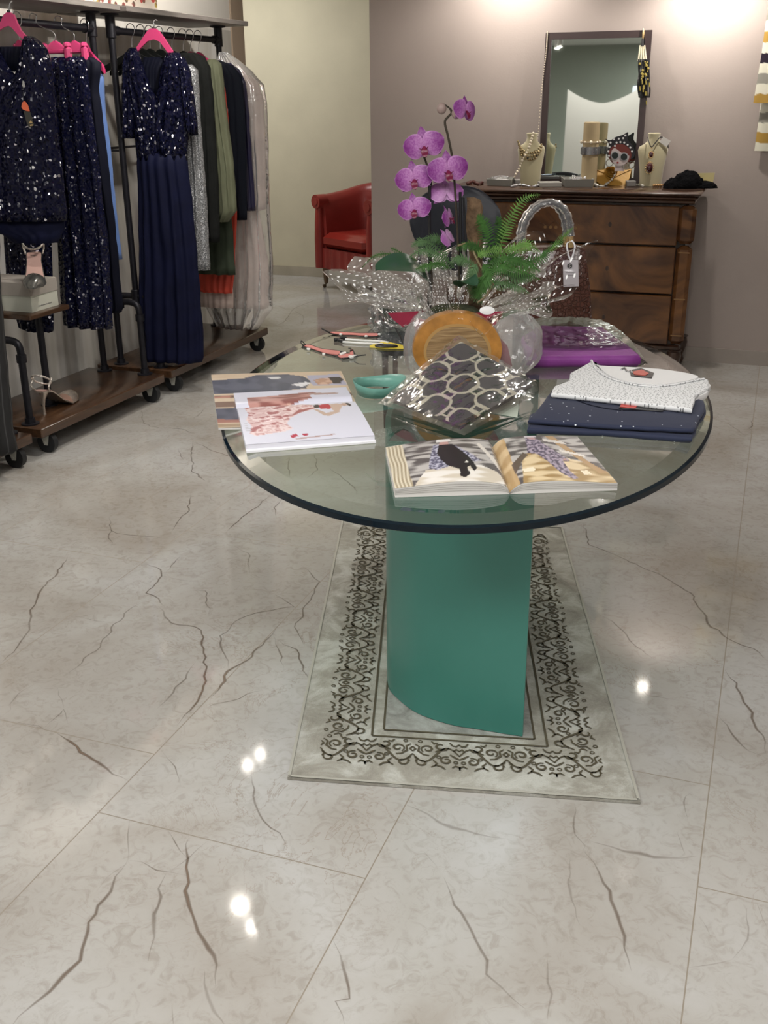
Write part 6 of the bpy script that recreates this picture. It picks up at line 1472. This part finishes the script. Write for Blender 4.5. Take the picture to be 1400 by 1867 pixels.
# foliage
LF = mat('fern_green', (.038, .105, .022), .6, spec=.2, noise_s=30, noise_a=.4); LF2 = mat('fern_light', (.10, .20, .045), .6, spec=.2, noise_s=30, noise_a=.3); LD = mat('leaf_dark', (.018, .065, .032), .3, coat=.3)
LFg = mat('grey_green_leaf', (.07, .135, .055), .6, spec=.2, noise_s=30, noise_a=.25)
def frond(pts, n, wl, m, nm='fern_frond', lobes=True, rot=0., taper=True):
    sl = smooth_line(pts, max(5, int(n*1.1)//max(1, len(pts)-1)+1)); g = G(); g.tube(sl, .0011, 5); N_ = len(sl)
    for i in range(2, N_, 1):
        p = sl[i]; t = (sl[min(N_-1, i+1)]-sl[i-1]).normalized(); up = -VIEWN*.75+Vector((0, 0, .65)); sd = t.cross(up).normalized(); nn = sd.cross(t).normalized()
        f_ = i/(N_-1); w_ = wl*(sin(pi*min(1, .12+f_*.88))**.7 if taper else 1)
        if f_ > .97: w_ *= .5
        for s_ in (-1, 1):
            dr_ = (sd*s_+t*.45+nn*random.uniform(-.35, .25)-Vector((0, 0, .12))).normalized(); k = w_*random.uniform(.85, 1.1); pw = t*(w_*.12)
            if lobes:
                A_ = []; B_ = []
                for j in range(6):
                    u = j/5; ww = (1-u)**.6*(.75+.35*(j % 2)); A_.append(p+dr_*(k*u)+pw*ww-Vector((0, 0, u*u*w_*.15))); B_.append(p+dr_*(k*u)-pw*ww-Vector((0, 0, u*u*w_*.15)))
                ia = [g.add(x) for x in A_]; ib = [g.add(x) for x in B_]
                for j in range(5): g.face((ia[j], ia[j+1], ib[j+1], ib[j]))
            else:
                g.poly([p, p+dr_*k*.4+pw, p+dr_*k, p+dr_*k*.5-pw])
    o = g.build(nm, m, arr, smooth=False); return o
random.seed(11)
FR_ = [ # px polylines, n, leaflet length, material, offset toward the viewer
 ([(900, 500), (915, 440), (930, 400), (955, 362), (985, 355)], 26, .030, LF2, -.03), ([(895, 500), (890, 440), (880, 405), (870, 392)], 22, .034, LF, -.02),
 ([(890, 500), (905, 450), (912, 410), (905, 395)], 20, .030, LF, -.05),
 ([(880, 480), (890, 500), (876, 520), (868, 545)], 26, .042, LF, .06), ([(870, 480), (860, 500), (866, 530), (880, 555)], 26, .036, LFg, .05),
 ([(890, 480), (925, 470), (960, 480), (985, 495)], 26, .038, LF, .03), ([(895, 470), (930, 455), (960, 445), (985, 460)], 24, .034, LF2, .0),
 ([(900, 490), (930, 500), (955, 505), (975, 500)], 22, .034, LFg, .05), ([(890, 475), (940, 480), (985, 470), (1000, 455)], 24, .032, LF, .02),
 ([(1000, 460), (1015, 445), (1030, 428), (1045, 415)], 18, .018, LF2, -.01), ([(985, 470), (1000, 455), (1018, 440), (1036, 425)], 18, .018, LF, -.02),
 ([(870, 490), (850, 475), (835, 470), (820, 480)], 20, .030, LFg, .03), ([(880, 470), (870, 450), (850, 445), (830, 455)], 20, .030, LF, .0),
 ([(830, 490), (800, 465), (770, 455), (745, 470)], 26, .028, LFg, .03), ([(820, 480), (790, 445), (765, 440), (750, 450)], 24, .028, LFg, .01),
 ([(820, 490), (800, 480), (775, 485), (755, 492)], 24, .026, LF, .05), ([(815, 470), (805, 440), (790, 432), (770, 435)], 20, .026, LFg, .0),
 ([(760, 475), (735, 465), (700, 463), (680, 468), (660, 488)], 26, .016, LF, .03), ([(745, 468), (722, 456), (712, 452)], 12, .014, LF, .0),
 ([(880, 520), (905, 515), (940, 520), (965, 535)], 22, .03, LFg, .05), ([(890, 500), (915, 485), (950, 495), (985, 510)], 24, .034, LF, .06),
 ([(870, 470), (880, 460), (900, 455), (915, 450)], 16, .026, LF2, .02), ([(900, 470), (915, 430), (918, 415)], 14, .028, LF, -.06)]
for pts, n_, wl, m_, of in FR_:
    frond([S_(x, y, of+.02*i/len(pts)) for i, (x, y) in enumerate(pts)], n_, wl*.80, m_)
def broad(pts, w_, m):
    sl = smooth_line(pts, 8); g = G(); N_ = len(sl); ids = []
    for i, p in enumerate(sl):
        t = (sl[min(N_-1, i+1)]-sl[max(0, i-1)]).normalized(); sd = t.cross(-VIEWN*.5+Vector((0, 0, .85))).normalized(); f_ = i/(N_-1); ww = w_*sin(pi*min(1, .06+.94*f_**.8))**.7
        ids.append([g.add(p+sd*(k*ww)-Vector((0, 0, (1-abs(k))*.008))) for k in (-1, -.5, 0, .5, 1)])
    for a, b_ in zip(ids, ids[1:]):
        for k in range(4): g.face((a[k], a[k+1], b_[k+1], b_[k]))
    return g.build('orchid_leaf', m, arr, auto=180)
broad([S_(780, 505, .03), S_(750, 480, .07), S_(715, 480, .10), S_(684, 489, .12)], .045, LD)
broad([S_(840, 520, .03), S_(850, 505, .09), S_(870, 520, .12)], .03, LD)
G().tube(smooth_line([S_(900, 520, .06), S_(884, 500, .03), S_(868, 470, .02), S_(855, 445, 0), S_(835, 448, .02)], 6), .0028, 6).build('aerial_root', mat('dry_root', (.22, .17, .09), .7), arr)
G().tube(smooth_line([S_(870, 552, .08), S_(885, 540, .08), S_(896, 522, .06)], 6), .003, 6).build('aerial_root', mat('dry_root_b', (.20, .16, .09), .7), arr)
# dotted cellophane: a crumpled flared collar and round lobes
CD = film('dotted_cellophane', tint=(.975, .975, .975), rough=.10, bump=.4, bump_s=12, dots=True, base=.0, mult=.62)
CP_ = film('clear_cellophane', tint=(.965, .965, .965), rough=.07, bump=.35, bump_s=12, base=.02, mult=.7, fog=.16)
ncc = pc+Vector((0, 0, .17))
def collar(seed, ks, r0=.10, dots=True):
    def f(u, v):
        a = u*2*pi; i = u*len(ks); k0 = int(i) % len(ks); k1 = (k0+1) % len(ks); t_ = i-int(i)
        R1, H1 = [lerp(ks[k0][j], ks[k1][j], t_) for j in (0, 1)]
        r = r0+(R1-r0)*v**1.0; z = (H1)*v**.8+.022*sin(a*9+seed)*v+.03*nz(cos(a)*3+seed, sin(a)*3, v*2)*v
        r += .022*nz(a*3, v*3, seed)*v+.012*sin(a*15+v*5+seed)*(.3+v)
        return ncc+side*(cos(a)*r)+VIEWN*(sin(a)*r*.85)+Vector((0, 0, z))
    return G().grid(f, 160, 26, uvs=(84, 13))
# angle 0 = right, 90 = away, 180 = left, 270 = toward the viewer
k1 = [(.40, .17), (.30, .10), (.33, .20), (.24, .12), (.26, .14), (.20, .14), (.24, .16), (.22, .12), (.36, .14), (.30, .06), (.38, .13), (.30, .03), (.26, -.01), (.17, .02), (.15, .10), (.19, .02), (.16, -.03), (.20, .02), (.28, .00), (.30, .06)]
collar(1., k1).build('dotted_cellophane', CD, arr, auto=30)
k2 = [(.33, .08), (.26, .12), (.22, .10), (.24, .16), (.2, .1), (.22, .14), (.24, .08), (.28, .10), (.30, .02), (.22, .08), (.18, .06), (.14, -.02), (.20, .03), (.22, -.02), (.30, .02), (.28, .02)]
collar(4., k2).build('dotted_cellophane', CD, arr, auto=30)
def lobe(x0_, x1_, y0_, y1_, off, s_):
    cx_, cy_ = (x0_+x1_)/2, (y0_+y1_)/2; c = Wp(cx_, cy_, off); rx = (Wp(x1_, cy_, off)-c).length; rz = max(.02, c.z-Wp(cx_, y1_, off).z)
    c.z = max(c.z, Z0+rz*.985); rings = []
    for i in range(20):
        a = -pi/2+pi*i/19; ring = []
        for k in range(40):
            b_ = 2*pi*k/40; f_ = 1+.10*nz(cos(b_)*2.5+s_, sin(b_)*2.5, a*2.5)+.03*sin(b_*11+a*3)
            q = c+side*(cos(b_)*cos(a)*rx*f_)+VIEWN*(sin(b_)*cos(a)*rx*.8*f_)+Vector((0, 0, sin(a)*rz*(1+.05*nz(b_*2, a*3, s_)))); q.z = max(q.z, Z0+.0005); ring.append(q)
        rings.append(ring)
    g = G(); g.loft(rings); return g
lobe(880, 990, 572, 690, -.07, 2.).build('cellophane_lobe', CP_, arr, auto=30)
lobe(736, 800, 572, 690, -.05, 5.).build('cellophane_lobe', CP_, arr, auto=30)
# oval sticker on the cellophane
g = G(); c = S_(888, 566, .17); g.lathe([(.0185, 0), (.0205, .0005), (.0185, .001)], c, 24, sy=.55, M=Matrix.Rotation(AZ, 3, 'Z')@Matrix.Rotation(radians(70), 3, 'X')); g.build('oval_sticker', mat('white_sticker', (.7, .7, .7), .4), arr)

# crumpled silver parcel at the left of the cellophane
sv = at(715, 606, Z0)
t = thing('wrapped_parcel', 'small dark parcel in crumpled silvery plastic left of the log pot', 'parcel', tuple(sv))
zt2 = atD(715, 548, sv).z
G().box(sv+VIEWN*.06+Vector((0, 0, (zt2-Z0)/2*.9)), (.085, .08, (zt2-Z0)*.88), AZ+.1, .008).build('dark_box', mat('dark_inner', (.03, .035, .04), .5), t)
def cr(u, v):
    a = u*2*pi; z = Z0+.001+(zt2-Z0+.02)*v; f_ = 1+.25*nz(cos(a)*3, sin(a)*3, v*5)+.1*sin(a*13+v*8)
    return sv+VIEWN*.06+side*(cos(a)*.068*f_)+VIEWN*(sin(a)*.062*f_)+Vector((0, 0, z-Z0))
G().grid(cr, 70, 24).build('silver_wrap', film('silver_wrap', tint=(.9, .9, .9), rough=.12, bump=.6, bump_s=30, base=.12, mult=.9, fog=.06), t, auto=25)
G().tube([at(740, 633, Z0+.002), atD(708, 575, sv)], [.0035, .0025], 6).build('dark_stick', M['black'], t)

# beaded bracelets inside a clear bag at the right
bb = at(1035, 590, Z0)
t = thing('beaded_bracelet_pack', 'clear bag of grey bead bracelets at the right side of the cellophane', 'bracelets', tuple(bb))
BD = mat('grey_bead', (.48, .48, .50), .2, coat=.6)
for j in range(3):
    a, b_ = atD(972, 580-j*7, bb), atD(1048-j*4, 560-j*7, bb); g = G()
    for k in range(13): g.ball(a.lerp(b_, k/12)+VIEWN*(.012*j), .0072, 10)
    g.build('bead_row', BD, t)
G().loft([[atD(x, y, bb)+VIEWN*o for x, y in ((985, 598), (1070, 592), (1078, 560), (1040, 540), (980, 560))] for o in (.05, .10)]).build('dark_pouch', mat('grey_pouch', (.10, .10, .11), .7), t)
# handbag
hb = at(1012, 598, Z0)+VIEWN*.10; hb.z = Z0
t = thing('handbag', 'brown crocodile-effect handbag with film-wrapped twin handles, behind the arrangement', 'handbag', tuple(hb))
CRM = mat('croc_leather', (.085, .028, .018), .28, coat=.3); N, L, b = nt(CRM); tc = N.new('ShaderNodeTexCoord'); vv = N.new('ShaderNodeTexVoronoi'); vv.feature = 'DISTANCE_TO_EDGE'; vv.inputs['Scale'].default_value = 75; L.new(tc.outputs['Object'], vv.inputs['Vector'])
bp = N.new('ShaderNodeBump'); bp.inputs['Strength'].default_value = .8; bp.inputs['Distance'].default_value = .006; L.new(ramp(vv.outputs['Distance'], [(0, (0, 0, 0)), (.12, (1, 1, 1))]), bp.inputs['Height']); L.new(bp.outputs[0], b.inputs['Normal'])
def Hb(x, y, o=0.): return atD(x, y, hb-VIEWN*o)
P = [Hb(x, y) for x, y in ((938, 600), (940, 520), (946, 458), (960, 450), (1050, 447), (1064, 452), (1072, 520), (1074, 600))]
for p in P: p.z = max(p.z, Z0)
P[0].z = P[-1].z = Z0
cc3 = sum(P, Vector())/len(P)
G().loft([[cc3+(p-cc3)*.93-VIEWN*.055*(1.1-.5*(p.z-Z0)/.25) for p in P], [p-VIEWN*.045*(1.1-.5*(p.z-Z0)/.25) for p in P], [p+VIEWN*.045*(1.1-.5*(p.z-Z0)/.25) for p in P], [cc3+(p-cc3)*.93+VIEWN*.055*(1.1-.5*(p.z-Z0)/.25) for p in P]]).build('body', CRM, t, auto=50)
HW = film('handle_film', tint=(.85, .85, .87), rough=.12, bump=.6, bump_s=40, base=.06, mult=.9, fog=.10)
HD = mat('black_handle', (.02, .02, .028), .35)
for o_, dx_ in ((.03, 0), (-.03, -9)):
    pts = [Hb(955+dx_*.6, 452, o_), Hb(953+dx_*.6, 425, o_), Hb(963+dx_*.6, 396, o_), Hb(985+dx_*.7, 374, o_), Hb(1010+dx_*.7, 370, o_), Hb(1030+dx_, 384, o_), Hb(1039+dx_, 410, o_), Hb(1041+dx_, 447, o_)]
    sl = smooth_line(pts, 6); h_ = G().tube(sl, .0085, 10).build('handle', HD, t)
    G().tube(sl[2:-3], [.0125+.002*sin(i*1.9) for i in range(len(sl)-5)], 12).build('handle_film', HW, h_)
    for p_, q_ in ((pts[0], pts[1]), (pts[-1], pts[-2])): G().tube([p_.lerp(q_, -.1), p_.lerp(q_, .45)], .011, 12).build('ferrule', M['gold'], h_)
G().tube([Hb(966, 463, .04), Hb(966, 463, .052)], .008, 12).build('stud', M['steel'], t)
tt_ = thing('price_tag', 'white swing tag with a round black emblem tied to the handbag handle', 'tag', tuple(Hb(1040, 480, .07)))
P = [Hb(x, y, .075) for x, y in ((1026, 474), (1054, 474), (1055, 522), (1027, 523))]
G().loft([P, [p-VIEWN*.0012 for p in P]]).build('card', mat('tag_card', (.50, .47, .50), .5), tt_, smooth=False)
c = Hb(1038.5, 485, .0775); Mx = Matrix.Rotation(AZ, 3, 'Z')@Matrix.Rotation(pi/2, 3, 'X')
G().lathe([(.0085, -.0003), (.0085, .0003)], c, 24, M=Mx).build('emblem', mat('emblem_black', (.03, .03, .035), .4), tt_, label='round black emblem')
g = G(); g.tube(smooth_line([c+side*.003-VIEWN*.001+Vector((0, 0, .005)), c-side*.003-VIEWN*.001+Vector((0, 0, .002)), c+side*.003-VIEWN*.001+Vector((0, 0, -.002)), c-side*.003-VIEWN*.001+Vector((0, 0, -.005))], 4), .0007, 5); g.build('emblem_mark', M['white_card'], tt_)
g = G()
for k, (a, b_) in enumerate(((1031, 1049), (1034, 1046))): y_ = 496+k*5; P = [Hb(x, y, .0768) for x, y in ((a, y_), (b_, y_), (b_, y_+1.2), (a, y_+1.2))]; g.loft([P, [p-VIEWN*.0002 for p in P]])
g.build('lettering', mat('tag_ink', (.22, .22, .23), .6), tt_, smooth=False)
G().tube(smooth_line([Hb(1042, 440, .045), Hb(1033, 446, .06), Hb(1040, 474, .075), Hb(1048, 450, .06), Hb(1042, 438, .045)], 5), .0030, 6, flat=.5).build('ribbon', M['paper'], tt_)

for o in bpy.data.objects:
    if '_o' in o: del o['_o']
